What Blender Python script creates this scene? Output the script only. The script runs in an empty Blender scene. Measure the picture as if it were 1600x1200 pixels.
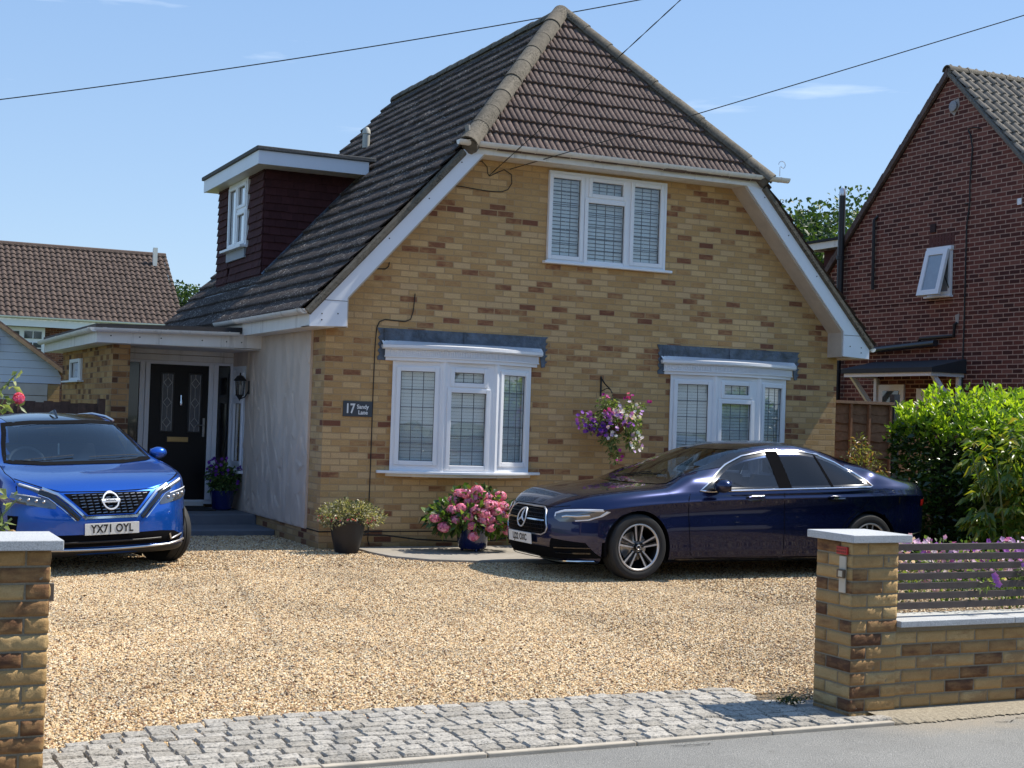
import bpy, bmesh, math, random
import numpy as np
from mathutils import Vector, Matrix, geometry
from mathutils.bvhtree import BVHTree
random.seed(7); RNG = np.random.default_rng(7)
PI = math.pi; rad = math.radians
S = bpy.context.scene; COL = S.collection
# ------------------------------------------------------------------ camera (z = 0 is the damp course of the house)
CAM_F = 2237.14; YAW = .4442; PITCH = .0233; ROLL = .0331; CPOS = Vector((-5.159, -15.9009, 1.3943))
def cam_axes():
    fw = Vector((math.sin(YAW)*math.cos(PITCH), math.cos(YAW)*math.cos(PITCH), math.sin(PITCH)))
    rt = Vector((math.cos(YAW), -math.sin(YAW), 0)); up = rt.cross(fw)
    return rt*math.cos(ROLL)+up*math.sin(ROLL), up*math.cos(ROLL)-rt*math.sin(ROLL), fw
_r, _u, _f = cam_axes()
cd = bpy.data.cameras.new('camera'); cam = bpy.data.objects.new('camera', cd); COL.objects.link(cam)
cd.sensor_fit = 'HORIZONTAL'; cd.sensor_width = 36; cd.lens = 36*CAM_F/1600; cd.clip_start = .1; cd.clip_end = 2000
cam.matrix_world = Matrix(((_r.x, _u.x, -_f.x, CPOS.x), (_r.y, _u.y, -_f.y, CPOS.y), (_r.z, _u.z, -_f.z, CPOS.z), (0, 0, 0, 1)))
S.camera = cam
# ------------------------------------------------------------------ light
SUN_EL = rad(55); SUN_AZ = rad(96)      # azimuth clockwise from +Y
sdir = Vector((math.sin(SUN_AZ)*math.cos(SUN_EL), math.cos(SUN_AZ)*math.cos(SUN_EL), math.sin(SUN_EL)))
ld = bpy.data.lights.new('sun', 'SUN'); ld.energy = 4.4; ld.angle = rad(.53); ld.color = (1, .94, .83)
sun = bpy.data.objects.new('sun', ld); COL.objects.link(sun); sun.rotation_euler = sdir.to_track_quat('Z', 'Y').to_euler()
W = bpy.data.worlds.new('World'); S.world = W; W.use_nodes = True; wn = W.node_tree; wn.nodes.clear()
wo = wn.nodes.new('ShaderNodeOutputWorld'); bg = wn.nodes.new('ShaderNodeBackground'); sk = wn.nodes.new('ShaderNodeTexSky')
sk.sky_type = 'NISHITA'; sk.sun_disc = False; sk.sun_elevation = SUN_EL; sk.sun_rotation = SUN_AZ
sk.air_density = 1.0; sk.dust_density = .5; sk.ozone_density = 2.2; sk.altitude = 50
bg.inputs[1].default_value = .135
# thin high cloud streaks, by direction in the sky
tc = wn.nodes.new('ShaderNodeTexCoord'); mp = wn.nodes.new('ShaderNodeMapping'); mp.inputs['Scale'].default_value = (3.2, 3.2, 26)
nz = wn.nodes.new('ShaderNodeTexNoise'); nz.inputs['Scale'].default_value = 1.7; nz.inputs['Detail'].default_value = 7
cr = wn.nodes.new('ShaderNodeValToRGB'); cr.color_ramp.elements[0].position = .66; cr.color_ramp.elements[1].position = .84
cr.color_ramp.elements[1].color = (.5, .5, .5, 1)
mx = wn.nodes.new('ShaderNodeMixRGB'); mx.inputs[2].default_value = (6.2, 6.6, 7.0, 1)
wn.links.new(tc.outputs['Generated'], mp.inputs[0]); wn.links.new(mp.outputs[0], nz.inputs[0]); wn.links.new(nz.outputs['Fac'], cr.inputs[0])
# even mid-blue summer gradient blended over the physical sky
sx = wn.nodes.new('ShaderNodeSeparateXYZ'); wn.links.new(tc.outputs['Generated'], sx.inputs[0])
gr_ = wn.nodes.new('ShaderNodeValToRGB'); ge = gr_.color_ramp; ge.elements[0].position = .0; ge.elements[0].color = (.49, .69, .95, 1); ge.elements[1].position = .42; ge.elements[1].color = (.25, .475, .89, 1); wn.links.new(sx.outputs['Z'], gr_.inputs[0])
gs = wn.nodes.new('ShaderNodeMixRGB'); gs.blend_type = 'MULTIPLY'; gs.inputs[0].default_value = 1; gs.inputs[2].default_value = (4.3, 4.3, 4.3, 1); wn.links.new(gr_.outputs[0], gs.inputs[1])
gm = wn.nodes.new('ShaderNodeMixRGB'); gm.inputs[0].default_value = .72; wn.links.new(sk.outputs[0], gm.inputs[1]); wn.links.new(gs.outputs[0], gm.inputs[2])
wn.links.new(cr.outputs[0], mx.inputs[0]); wn.links.new(gm.outputs[0], mx.inputs[1]); wn.links.new(mx.outputs[0], bg.inputs[0]); wn.links.new(bg.outputs[0], wo.inputs[0])
vs = S.view_settings; vs.view_transform = 'Standard'; vs.look = 'None'; vs.exposure = 0.66; vs.gamma = 1; vs.use_curve_mapping = False
S.cycles.max_bounces = 8; S.cycles.transparent_max_bounces = 16
# ------------------------------------------------------------------ materials
class NT:
    def __init__(s, name):
        s.m = bpy.data.materials.new(name); s.m.use_nodes = True; s.t = s.m.node_tree; s.p = s.t.nodes['Principled BSDF']; s.o = s.t.nodes['Material Output']
    def n(s, typ, **kw):
        x = s.t.nodes.new('ShaderNode'+typ)
        for k, v in kw.items(): setattr(x, k, v)
        return x
    def l(s, a, b): s.t.links.new(a, b)
    def math(s, op, a, b=None):
        x = s.n('Math', operation=op)
        for i, v in enumerate((a, b)):
            if v is None: continue
            if isinstance(v, (int, float)): x.inputs[i].default_value = v
            else: s.l(v, x.inputs[i])
        return x.outputs[0]
    def noise(s, vec, scale, detail=4, rough=.6):
        x = s.n('TexNoise'); x.inputs['Scale'].default_value = scale; x.inputs['Detail'].default_value = detail; x.inputs['Roughness'].default_value = rough
        if vec is not None: s.l(vec, x.inputs['Vector'])
        return x.outputs['Fac']
    def ramp(s, fac, stops, interp='LINEAR'):
        x = s.n('ValToRGB'); e = x.color_ramp; e.interpolation = interp
        while len(e.elements) < len(stops): e.elements.new(.5)
        for i, (p, c) in enumerate(stops):
            e.elements[i].position = p; e.elements[i].color = (c, c, c, 1) if isinstance(c, (int, float)) else (*c, 1)
        s.l(fac, x.inputs[0]); return x.outputs[0]
    def mix(s, fac, a, b, typ='MIX'):
        x = s.n('MixRGB', blend_type=typ)
        for i, v in enumerate((fac, a, b)):
            if isinstance(v, (int, float)): x.inputs[i].default_value = v if i == 0 else (v, v, v, 1)
            elif isinstance(v, tuple): x.inputs[i].default_value = (*v, 1)
            else: s.l(v, x.inputs[i])
        return x.outputs[0]
    def bump(s, h, strength, dist, nrm=None):
        x = s.n('Bump'); x.inputs['Strength'].default_value = strength; x.inputs['Distance'].default_value = dist; s.l(h, x.inputs['Height'])
        if nrm: s.l(nrm, x.inputs['Normal'])
        s.l(x.outputs[0], s.p.inputs['Normal']); return x.outputs[0]
    def obj(s): return s.n('TexCoord').outputs['Object']
    def pos(s): return s.n('NewGeometry').outputs['Position']
MATS = {}
def pbr(name, col, rough=.6, metal=0, var=.12, vs_=6, bump=0, bs=60, bd=.002, coat=0, spec=.5, dirt=None, streak=False):
    """plain surface with small tone variation, bump and optional dirt"""
    if name in MATS: return MATS[name]
    t = NT(name); p = t.p; v = t.obj()
    if streak:
        m = t.n('Mapping'); m.inputs['Scale'].default_value = (1, 1, .12); t.l(v, m.inputs[0]); v2 = m.outputs[0]
    else: v2 = v
    f = t.noise(v2, vs_, 6)
    k = t.ramp(f, [(.25, 1-var), (.75, 1+var*.6)])
    c = t.mix(1, col, k, 'MULTIPLY')
    if dirt:
        g = t.ramp(t.noise(v2, dirt[1], 8, .7), [(dirt[2], 0), (min(dirt[2]+.22, 1), 1)]); c = t.mix(g, c, dirt[0])
    t.l(c, p.inputs['Base Color']); p.inputs['Roughness'].default_value = rough; p.inputs['Metallic'].default_value = metal
    p.inputs['Coat Weight'].default_value = coat; p.inputs['Coat Roughness'].default_value = .03; p.inputs['Specular IOR Level'].default_value = spec
    if bump: t.bump(t.noise(v, bs, 5), bump, bd)
    MATS[name] = t.m; return t.m
def brick_mat(name, stops, mortar, rough=.85, rock=0, w=.225, h=.075, ms=.006, foot_dark=.0, sizez=0, off=.5):
    if name in MATS: return MATS[name]
    t = NT(name); g = t.n('NewGeometry'); sp = t.n('SeparateXYZ'); t.l(g.outputs['Position'], sp.inputs[0])
    sn = t.n('SeparateXYZ'); t.l(g.outputs['True Normal'], sn.inputs[0])
    side = t.math('GREATER_THAN', t.math('ABSOLUTE', sn.outputs[0]), .6)
    u = t.math('ADD', t.math('MULTIPLY', sp.outputs[0], t.math('SUBTRACT', 1, side)), t.math('MULTIPLY', t.math('ADD', sp.outputs[1], .1), side))
    cb = t.n('CombineXYZ'); t.l(u, cb.inputs[0]); t.l(t.math('ADD', sp.outputs[2], 5+sizez), cb.inputs[1])
    # slight wobble of the joints
    nv = t.n('TexNoise'); nv.inputs['Scale'].default_value = 9; t.l(g.outputs['Position'], nv.inputs['Vector'])
    va = t.n('VectorMath', operation='MULTIPLY_ADD'); t.l(nv.outputs['Color'], va.inputs[0]); va.inputs[1].default_value = (.006, .006, 0); t.l(cb.outputs[0], va.inputs[2])
    br = t.n('TexBrick'); t.l(va.outputs[0], br.inputs['Vector']); br.inputs['Scale'].default_value = 1; br.offset = off
    br.inputs['Brick Width'].default_value = w; br.inputs['Row Height'].default_value = h; br.inputs['Mortar Size'].default_value = ms; br.inputs['Mortar Smooth'].default_value = .25
    br.inputs['Color1'].default_value = (0, 0, 0, 1); br.inputs['Color2'].default_value = (1, 1, 1, 1); br.inputs['Mortar'].default_value = (.5, .5, .5, 1)
    m2 = t.n('Mapping'); m2.inputs['Scale'].default_value = (9, 9, 22); t.l(g.outputs['Position'], m2.inputs[0])
    patch = t.noise(m2.outputs[0], 1.0, 3)
    clus = t.noise(g.outputs['Position'], 1.15, 2); tint = t.math('ADD', t.math('ADD', br.outputs['Color'], t.math('MULTIPLY', t.math('SUBTRACT', patch, .5), .34)), t.math('MULTIPLY', t.math('SUBTRACT', clus, .5), .45))
    c = t.ramp(tint, stops)
    fine = t.noise(g.outputs['Position'], 70, 6, .7)
    c = t.mix(.55, c, t.ramp(fine, [(.25, .55), (.75, 1.3)]), 'MULTIPLY')
    big = t.noise(g.outputs['Position'], .8, 3)
    c = t.mix(.6, c, t.ramp(big, [(.3, .8), (.7, 1.12)]), 'MULTIPLY')
    c = t.mix(br.outputs['Fac'], c, t.mix(.5, mortar, t.ramp(fine, [(.2, .7), (.8, 1.2)]), 'MULTIPLY'))
    if foot_dark:
        sz = t.ramp(sp.outputs[2], [(.0, 1-foot_dark), (.3, 1)])
        # darker band near the ground (z about -0.2..0.1)
        zz = t.math('MULTIPLY', t.math('ADD', sp.outputs[2], t.math('MULTIPLY', big, .3)), 1); c = t.mix(1, c, t.ramp(t.math('ADD', zz, .1), [(.0, 1-foot_dark), (.35, 1)]), 'MULTIPLY')
    t.l(c, t.p.inputs['Base Color']); t.p.inputs['Roughness'].default_value = rough; t.p.inputs['Specular IOR Level'].default_value = .25
    hgt = t.math('ADD', t.math('MULTIPLY', t.math('SUBTRACT', 1, br.outputs['Fac']), 1.0), t.math('MULTIPLY', fine, .25+rock))
    if rock:
        r2 = t.noise(g.outputs['Position'], 34, 5, .65); hgt = t.math('ADD', hgt, t.math('MULTIPLY', r2, rock*2.2))
    t.bump(hgt, .9, .006 if not rock else .012)
    MATS[name] = t.m; return t.m
def leaf_mat(name, stops, trans=.4, rough=.38, spec=.5):
    if name in MATS: return MATS[name]
    t = NT(name); g = t.n('NewGeometry')
    c = t.ramp(g.outputs['Random Per Island'], stops); t.l(c, t.p.inputs['Base Color'])
    t.p.inputs['Roughness'].default_value = rough; t.p.inputs['Specular IOR Level'].default_value = spec
    tr = t.n('BsdfTranslucent'); c2 = t.mix(1, c, (1.5, 1.6, .55), 'MULTIPLY'); t.l(c2, tr.inputs[0])
    ms = t.n('MixShader'); ms.inputs[0].default_value = trans; t.l(t.p.outputs[0], ms.inputs[1]); t.l(tr.outputs[0], ms.inputs[2]); t.l(ms.outputs[0], t.o.inputs[0])
    MATS[name] = t.m; return t.m
def glass_mat(name, tint, refl=1.0, through=.9, rough=.01, wav=.0, mul=1.9):
    if name in MATS: return MATS[name]
    t = NT(name); tr = t.n('BsdfTransparent'); tr.inputs[0].default_value = (*[c*through for c in tint], 1)
    gl = t.n('BsdfGlossy'); gl.inputs['Roughness'].default_value = rough; gl.inputs[0].default_value = (refl, refl, refl, 1)
    fr = t.n('Fresnel'); fr.inputs[0].default_value = 1.62
    if wav:
        b = t.n('Bump'); b.inputs['Strength'].default_value = wav; b.inputs['Distance'].default_value = .01; t.l(t.noise(t.obj(), 2.2, 1), b.inputs['Height'])
        t.l(b.outputs[0], gl.inputs['Normal'])
    k = t.math('MINIMUM', t.math('MULTIPLY', fr.outputs[0], mul), 1); gb = t.n('NewGeometry'); k = t.math('MULTIPLY', k, t.math('SUBTRACT', 1, gb.outputs['Backfacing']))
    ms = t.n('MixShader'); t.l(k, ms.inputs[0]); t.l(tr.outputs[0], ms.inputs[1]); t.l(gl.outputs[0], ms.inputs[2]); t.l(ms.outputs[0], t.o.inputs[0])
    MATS[name] = t.m; return t.m
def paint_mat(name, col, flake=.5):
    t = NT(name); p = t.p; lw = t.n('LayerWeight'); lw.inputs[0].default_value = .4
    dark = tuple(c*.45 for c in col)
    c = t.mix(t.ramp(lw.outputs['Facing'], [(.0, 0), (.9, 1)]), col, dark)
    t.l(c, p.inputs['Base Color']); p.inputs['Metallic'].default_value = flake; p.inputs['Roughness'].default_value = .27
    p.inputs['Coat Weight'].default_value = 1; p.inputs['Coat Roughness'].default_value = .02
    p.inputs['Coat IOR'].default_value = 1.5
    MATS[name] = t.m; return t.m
UPVC = pbr('white_upvc', (.80, .81, .84), .32, var=.04, vs_=3)
UPVCD = pbr('weathered_white_plastic', (.74, .71, .66), .42, var=.10, vs_=5, dirt=((.36, .32, .27), 7, .56), streak=True)
BARGE = pbr('white_barge_board', (.74, .77, .84), .45, var=.06, vs_=2, dirt=((.50, .47, .43), 3, .68))
BRICK = brick_mat('yellow_stock_brick', [(0, (.20, .080, .046)), (.06, (.27, .120, .060)), (.13, (.38, .205, .092)), (.22, (.46, .275, .115)), (.42, (.54, .338, .150)), (.6, (.475, .290, .125)), (.8, (.61, .40, .190)), (1, (.57, .375, .195))], (.43, .285, .150), ms=.0075, foot_dark=.30)
BRICKG = brick_mat('warm_brick', [(0, (.10, .045, .025)), (.12, (.17, .075, .03)), (.3, (.33, .16, .06)), (.6, (.42, .23, .09)), (1, (.46, .28, .12))], (.30, .2, .11))
BRICKW = brick_mat('rockface_brick', [(0, (.07, .035, .02)), (.14, (.13, .065, .035)), (.26, (.26, .16, .075)), (.5, (.37, .25, .12)), (.8, (.42, .295, .15)), (1, (.30, .20, .10))], (.30, .25, .17), rock=.6)
BRICKR = brick_mat('red_brick', [(0, (.065, .022, .019)), (.3, (.105, .034, .027)), (.7, (.155, .050, .038)), (1, (.20, .08, .06))], (.40, .26, .20), ms=.0095)
BRICKF = brick_mat('far_red_brick', [(0, (.06, .022, .016)), (.4, (.13, .045, .028)), (1, (.22, .08, .045))], (.32, .22, .16))
LEAD = pbr('dull_lead', (.10, .12, .155), .38, metal=.35, var=.6, vs_=7, bump=.9, bs=9, bd=.035)
DARKP = pbr('black_plastic', (.012, .012, .014), .42)
CABLE = pbr('black_cable', (.012, .011, .011), .6)
def tile_mat(name, a, b, lich, k=.57):
    if name in MATS: return MATS[name]
    t = NT(name); v = t.pos(); f = t.noise(v, 14, 8, .7); c = t.mix(t.ramp(f, [(.3, 0), (.7, 1)]), a, b)
    g = t.n('NewGeometry'); c = t.mix(.45, c, t.ramp(g.outputs['Random Per Island'], [(0, .6), (1, 1.25)]), 'MULTIPLY')
    l = t.ramp(t.noise(v, 42, 4, .75), [(k, 0), (k+.09, 1)]); l2 = t.ramp(t.noise(v, 2.5, 3), [(.42, .15), (.62, 1)])
    c = t.mix(t.math('MULTIPLY', l, l2), c, lich); t.l(c, t.p.inputs['Base Color']); t.p.inputs['Roughness'].default_value = .9; t.p.inputs['Specular IOR Level'].default_value = .3
    t.bump(t.noise(v, 90, 6, .75), .8, .006); MATS[name] = t.m; return t.m
TILE = tile_mat('brown_concrete_tile', (.078, .053, .046), (.145, .103, .090), (.40, .35, .29))
TILE_SHADE = tile_mat('shaded_concrete_tile', (.045, .034, .031), (.078, .062, .056), (.62, .57, .50), .56)  # left slope: its shade and grazing-light sparkle put into tile and lichen colour
RIDGE = tile_mat('mossy_ridge_tile', (.105, .09, .07), (.19, .165, .13), (.045, .04, .03), .49)
TILEN = tile_mat('grey_pantile', (.12, .105, .09), (.21, .185, .155), (.42, .39, .33))
TILEF = tile_mat('far_brown_tile', (.072, .051, .043), (.125, .09, .075), (.5, .44, .36), .62)
PLUM = tile_mat('plum_hung_tile', (.050, .016, .018), (.075, .025, .026), (.10, .05, .045), .66)
GRAN = None
def granite(name, base, dark=.35, sc=140):
    t = NT(name); v = t.pos(); f = t.noise(v, sc, 3, .8); c = t.ramp(f, [(.34, tuple(b*dark for b in base)), (.46, tuple(b*.8 for b in base)), (.62, base), (.72, tuple(min(b*1.3, .9) for b in base))])
    c = t.mix(.5, c, t.ramp(t.noise(v, 3, 4), [(.3, .82), (.7, 1.12)]), 'MULTIPLY'); t.l(c, t.p.inputs['Base Color']); t.p.inputs['Roughness'].default_value = .75
    gi = t.n('NewGeometry'); c = t.mix(.7, c, t.ramp(gi.outputs['Random Per Island'], [(0, (.68, .66, .62)), (.5, (.95, .95, .94)), (1, (1.15, 1.15, 1.15))]), 'MULTIPLY') if sc < 110 else c; t.l(c, t.p.inputs['Base Color']); t.bump(f, .35, .003) if sc > 110 else t.bump(t.math('ADD', f, t.math('MULTIPLY', t.noise(v, 30, 4), 2.0)), .8, .008); MATS[name] = t.m; return t.m
COPE = granite('grey_granite_coping', (.50, .51, .52), .5, 190); SETT = granite('silver_granite_sett', (.43, .395, .345), .16, 62)
WINGL = glass_mat('window_glass', (.93, .95, .95), .95, .97, .004, .12, mul=2.1)
CARGL = glass_mat('car_glass', (.50, .58, .60), .95, .9, mul=1.3)
TINTGL = glass_mat('tinted_car_glass', (.10, .12, .17), .8, .9, mul=1.0)
CHROME = pbr('bright_chrome', (.80, .80, .82), .12, metal=1, var=.03)
ALU = pbr('brushed_silver', (.62, .62, .64), .28, metal=.9, var=.05)
RUBBER = pbr('tyre_rubber', (.02, .02, .02), .75, bump=.3, bs=80)
BLACKG = pbr('gloss_black', (.008, .008, .010), .12, coat=.6)
MATTE = pbr('matt_black', (.007, .007, .008), .95, spec=.06)
PILL = pbr('pillar_black', (.008, .008, .009), 1, spec=0)
INTER = pbr('dark_interior', (.03, .03, .033), .7)
WHITE = pbr('plain_white', (.82, .82, .80), .5)
SLATB = pbr('blind_slat', (.84, .85, .84), .55, var=.05)
LEADL = pbr('lead_came', (.13, .14, .15), .5, metal=.4)
ROOMD = pbr('unlit_room_backing', (.035, .033, .03), .9)  # backing boards behind windows, unlit-room darkness put into the colour
# ------------------------------------------------------------------ mesh helpers
ROOT = {}
class MB:
    def __init__(s): s.v = []; s.f = []
    def add(s, vs, fs):
        b = len(s.v); s.v += [tuple(x) for x in vs]; s.f += [tuple(i+b for i in f) for f in fs]; return s
    def box(s, x0, x1, y0, y1, z0, z1):
        return s.add([(x0, y0, z0), (x1, y0, z0), (x1, y1, z0), (x0, y1, z0), (x0, y0, z1), (x1, y0, z1), (x1, y1, z1), (x0, y1, z1)],
                     [(0, 3, 2, 1), (4, 5, 6, 7), (0, 1, 5, 4), (1, 2, 6, 5), (2, 3, 7, 6), (3, 0, 4, 7)])
    def obox(s, o, u, n, a0, a1, d0, d1, z0, z1):
        """box in a vertical frame: o origin, u along, n outward (2-D), heights z0..z1"""
        P = lambda a, d, z: (o[0]+u[0]*a+n[0]*d, o[1]+u[1]*a+n[1]*d, z)
        return s.add([P(a0, d0, z0), P(a1, d0, z0), P(a1, d1, z0), P(a0, d1, z0), P(a0, d0, z1), P(a1, d0, z1), P(a1, d1, z1), P(a0, d1, z1)],
                     [(0, 3, 2, 1), (4, 5, 6, 7), (0, 1, 5, 4), (1, 2, 6, 5), (2, 3, 7, 6), (3, 0, 4, 7)])
    def prism(s, pts, vec):
        """planar polygon (3-D points) extruded by vec"""
        n = len(pts); v = Vector(vec); a = [Vector(p) for p in pts]; b = [p+v for p in a]
        return s.add(a+b, [tuple(range(n))[::-1], tuple(range(n, 2*n))]+[(i, (i+1) % n, n+(i+1) % n, n+i) for i in range(n)])
    def tube(s, pts, r, n=8, cap=True, flat=1):
        pts = [Vector(p) for p in pts]; m = len(pts); rs = r if isinstance(r, (list, tuple)) else [r]*m; vs = []
        T = [(pts[min(i+1, m-1)]-pts[max(i-1, 0)]).normalized() for i in range(m)]
        ref = Vector((0, 0, 1)) if abs(T[0].z) < .9 else Vector((1, 0, 0)); N = (ref-T[0]*ref.dot(T[0])).normalized()
        for i in range(m):
            N = (N-T[i]*N.dot(T[i])); N = N.normalized() if N.length > 1e-6 else T[i].orthogonal().normalized(); B = T[i].cross(N)
            for k in range(n):
                a = 2*PI*k/n; vs.append(pts[i]+(N*math.cos(a)+B*math.sin(a)*flat)*rs[i])
        fs = [(i*n+k, i*n+(k+1) % n, (i+1)*n+(k+1) % n, (i+1)*n+k) for i in range(m-1) for k in range(n)]
        if cap: fs += [tuple(range(n))[::-1], tuple(range((m-1)*n, m*n))]
        return s.add(vs, fs)
    def lathe(s, prof, c=(0, 0, 0), n=24, axis='z'):
        vs = []; m = len(prof)
        for (r, h) in prof:
            for k in range(n):
                a = 2*PI*k/n; x, y = r*math.cos(a), r*math.sin(a)
                q = (x, y, h) if axis == 'z' else ((x, h, y) if axis == 'y' else (h, x, y)); vs.append((q[0]+c[0], q[1]+c[1], q[2]+c[2]))
        return s.add(vs, [(i*n+k, i*n+(k+1) % n, (i+1)*n+(k+1) % n, (i+1)*n+k) for i in range(m-1) for k in range(n)])
    def grid(s, P, nu, nv, close=False):
        fs = [(i*nv+j, (i+1)*nv+j, (i+1)*nv+j+1, i*nv+j+1) for i in range(nu-1) for j in range(nv-1)]
        return s.add(P, fs)
    def ball(s, c, r, n=8, sq=(1, 1, 1)):
        return s.add([(c[0]+r*sq[0]*math.sin(PI*i/n)*math.cos(2*PI*k/n), c[1]+r*sq[1]*math.sin(PI*i/n)*math.sin(2*PI*k/n), c[2]+r*sq[2]*math.cos(PI*i/n)) for i in range(n+1) for k in range(n)],
                     [(i*n+k, i*n+(k+1) % n, (i+1)*n+(k+1) % n, (i+1)*n+k) for i in range(n) for k in range(n)])
    def build(s, name, mat, parent=None, bevel=0, smooth=False, label=None, local=False, angle=40):
        me = bpy.data.meshes.new(name); vs = s.v
        if parent is not None and not local:
            M = ROOT[parent.name]; vs = [tuple(M @ Vector(v)) for v in vs]
        me.from_pydata(vs, [], s.f); me.update()
        bm = bmesh.new(); bm.from_mesh(me); bmesh.ops.remove_doubles(bm, verts=bm.verts, dist=1e-5)
        bmesh.ops.recalc_face_normals(bm, faces=bm.faces); bm.to_mesh(me); bm.free()
        return link(name, me, mat, parent, bevel, smooth, label, angle)
def link(name, me, mat, parent=None, bevel=0, smooth=False, label=None, angle=40):
    me.name = name; o = bpy.data.objects.new(name, me); COL.objects.link(o)
    if mat is not None and not me.materials: me.materials.append(mat)
    if smooth:
        me.polygons.foreach_set('use_smooth', [True]*len(me.polygons))
        try: me.set_sharp_from_angle(angle=rad(angle))
        except Exception: pass
    if parent is not None:
        o.parent = parent; ROOT[o.name] = ROOT[parent.name]
    else: ROOT[o.name] = Matrix.Identity(4)
    if bevel:
        b = o.modifiers.new('bevel', 'BEVEL'); b.width = bevel; b.segments = 2; b.limit_method = 'ANGLE'; b.angle_limit = rad(40)
    if label: o['label'] = label
    return o
def tag(o, label, cat, group=None, kind=None):
    if label: o['label'] = label
    if cat: o['category'] = cat
    if group: o['group'] = group
    if kind: o['kind'] = kind
    return o
def thing(name, label, cat, loc=(0, 0, 0), rotz=0, group=None, rot=None):
    o = bpy.data.objects.new(name, None); COL.objects.link(o); o.location = loc; o.rotation_euler = rot or (0, 0, rotz); o.empty_display_size = .2
    ROOT[o.name] = (Matrix.Translation(loc) @ o.rotation_euler.to_matrix().to_4x4()).inverted(); return tag(o, label, cat, group)
def struct(o): o['kind'] = 'structure'; return o
def raw(name, V, F, mat, parent=None, smooth=False, xform=True):
    """fast mesh from numpy arrays of equal-sized faces"""
    V = np.asarray(V, dtype=np.float64)
    if parent is not None and xform:
        M = np.array(ROOT[parent.name]); V = V @ M[:3, :3].T+M[:3, 3]
    me = bpy.data.meshes.new(name); F = np.asarray(F); k = F.shape[1]
    me.vertices.add(len(V)); me.vertices.foreach_set('co', V.astype(np.float32).ravel()); me.loops.add(F.size); me.loops.foreach_set('vertex_index', F.astype(np.int32).ravel())
    me.polygons.add(len(F)); me.polygons.foreach_set('loop_start', np.arange(0, F.size, k, dtype=np.int32)); me.update(calc_edges=True); me.validate()
    return link(name, me, mat, parent, smooth=smooth, angle=60)
def text_mesh(txt, size, depth, font_w=1.0, bold=0.0, align='CENTER', spacing=1.0):
    """flat lettering in XY, centred, as MB-style arrays"""
    cu = bpy.data.curves.new('lettering', 'FONT'); cu.body = txt; cu.size = size; cu.extrude = depth/2; cu.align_x = align; cu.align_y = 'CENTER'; cu.offset = bold; cu.space_character = spacing
    o = bpy.data.objects.new('lettering', cu); COL.objects.link(o); dg = bpy.context.evaluated_depsgraph_get(); dg.update()
    me = bpy.data.meshes.new_from_object(o.evaluated_get(dg)); vs = [(v.co.x*font_w, v.co.y, v.co.z) for v in me.vertices]; fs = [tuple(p.vertices) for p in me.polygons]
    bpy.data.objects.remove(o); bpy.data.curves.remove(cu); bpy.data.meshes.remove(me); return vs, fs
def put(mb, vf, o, ex, ey, ez):
    """place arrays in a frame"""
    o, ex, ey, ez = map(Vector, (o, ex, ey, ez)); mb.add([o+ex*a+ey*b+ez*c for a, b, c in vf[0]], vf[1]); return mb
def curve(pts):
    """monotone cubic through (x, y) points"""
    x = np.array([p[0] for p in pts], float); y = np.array([p[1] for p in pts], float); d = np.diff(y)/np.diff(x); m = np.zeros(len(x)); m[0] = d[0]; m[-1] = d[-1]
    for i in range(1, len(x)-1): m[i] = 0 if d[i-1]*d[i] <= 0 else 2*d[i-1]*d[i]/(d[i-1]+d[i])
    def f(t):
        t = min(max(t, x[0]), x[-1]); i = min(int(np.searchsorted(x, t, 'right'))-1, len(x)-2); h = x[i+1]-x[i]; s = (t-x[i])/h
        return (2*s**3-3*s*s+1)*y[i]+(s**3-2*s*s+s)*h*m[i]+(3*s*s-2*s**3)*y[i+1]+(s**3-s*s)*h*m[i+1]
    return f
def inpoly(p, poly):
    x, y = p; c = False; n = len(poly)
    for i in range(n):
        x1, y1 = poly[i]; x2, y2 = poly[(i+1) % n]
        if (y1 > y) != (y2 > y) and x < (x2-x1)*(y-y1)/(y2-y1)+x1: c = not c
    return c
# ------------------------------------------------------------------ foliage
def leaves(name, P, N, L, Wd, mat, parent=None, fold=.25, droop=.2, jit=.6, up=None):
    """leaf blades: P points, N outward directions, L lengths; each blade is a folded pointed leaf of 4 triangles-ish (2 quads)"""
    P = np.asarray(P, float); n = len(P); N = np.asarray(N, float); N = N+RNG.normal(0, jit, N.shape); N /= np.linalg.norm(N, axis=1)[:, None]+1e-9
    R = RNG.normal(size=(n, 3)); B = np.cross(N, R); B /= np.linalg.norm(B, axis=1)[:, None]+1e-9; T = np.cross(B, N)
    L = np.broadcast_to(np.asarray(L, float), (n,))*RNG.uniform(.65, 1.2, n); w = L*Wd
    d = np.array([0, 0, -1.])*droop
    a = P; b = P+N*(L*.5)[:, None]+B*(w*.5)[:, None]+T*(w*fold)[:, None]; c = P+N*L[:, None]+d*L[:, None]; e = P+N*(L*.5)[:, None]-B*(w*.5)[:, None]+T*(w*fold)[:, None]
    m = P+N*(L*.55)[:, None]+d*.25*L[:, None]
    V = np.stack([a, b, c, e, m], 1).reshape(-1, 3); k = np.arange(n)[:, None]*5
    F = np.concatenate([k+np.array([[0, 1, 4]]), k+np.array([[1, 2, 4]]), k+np.array([[2, 3, 4]]), k+np.array([[3, 0, 4]])], 0)
    return raw(name, V, F, mat, parent)
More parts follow.
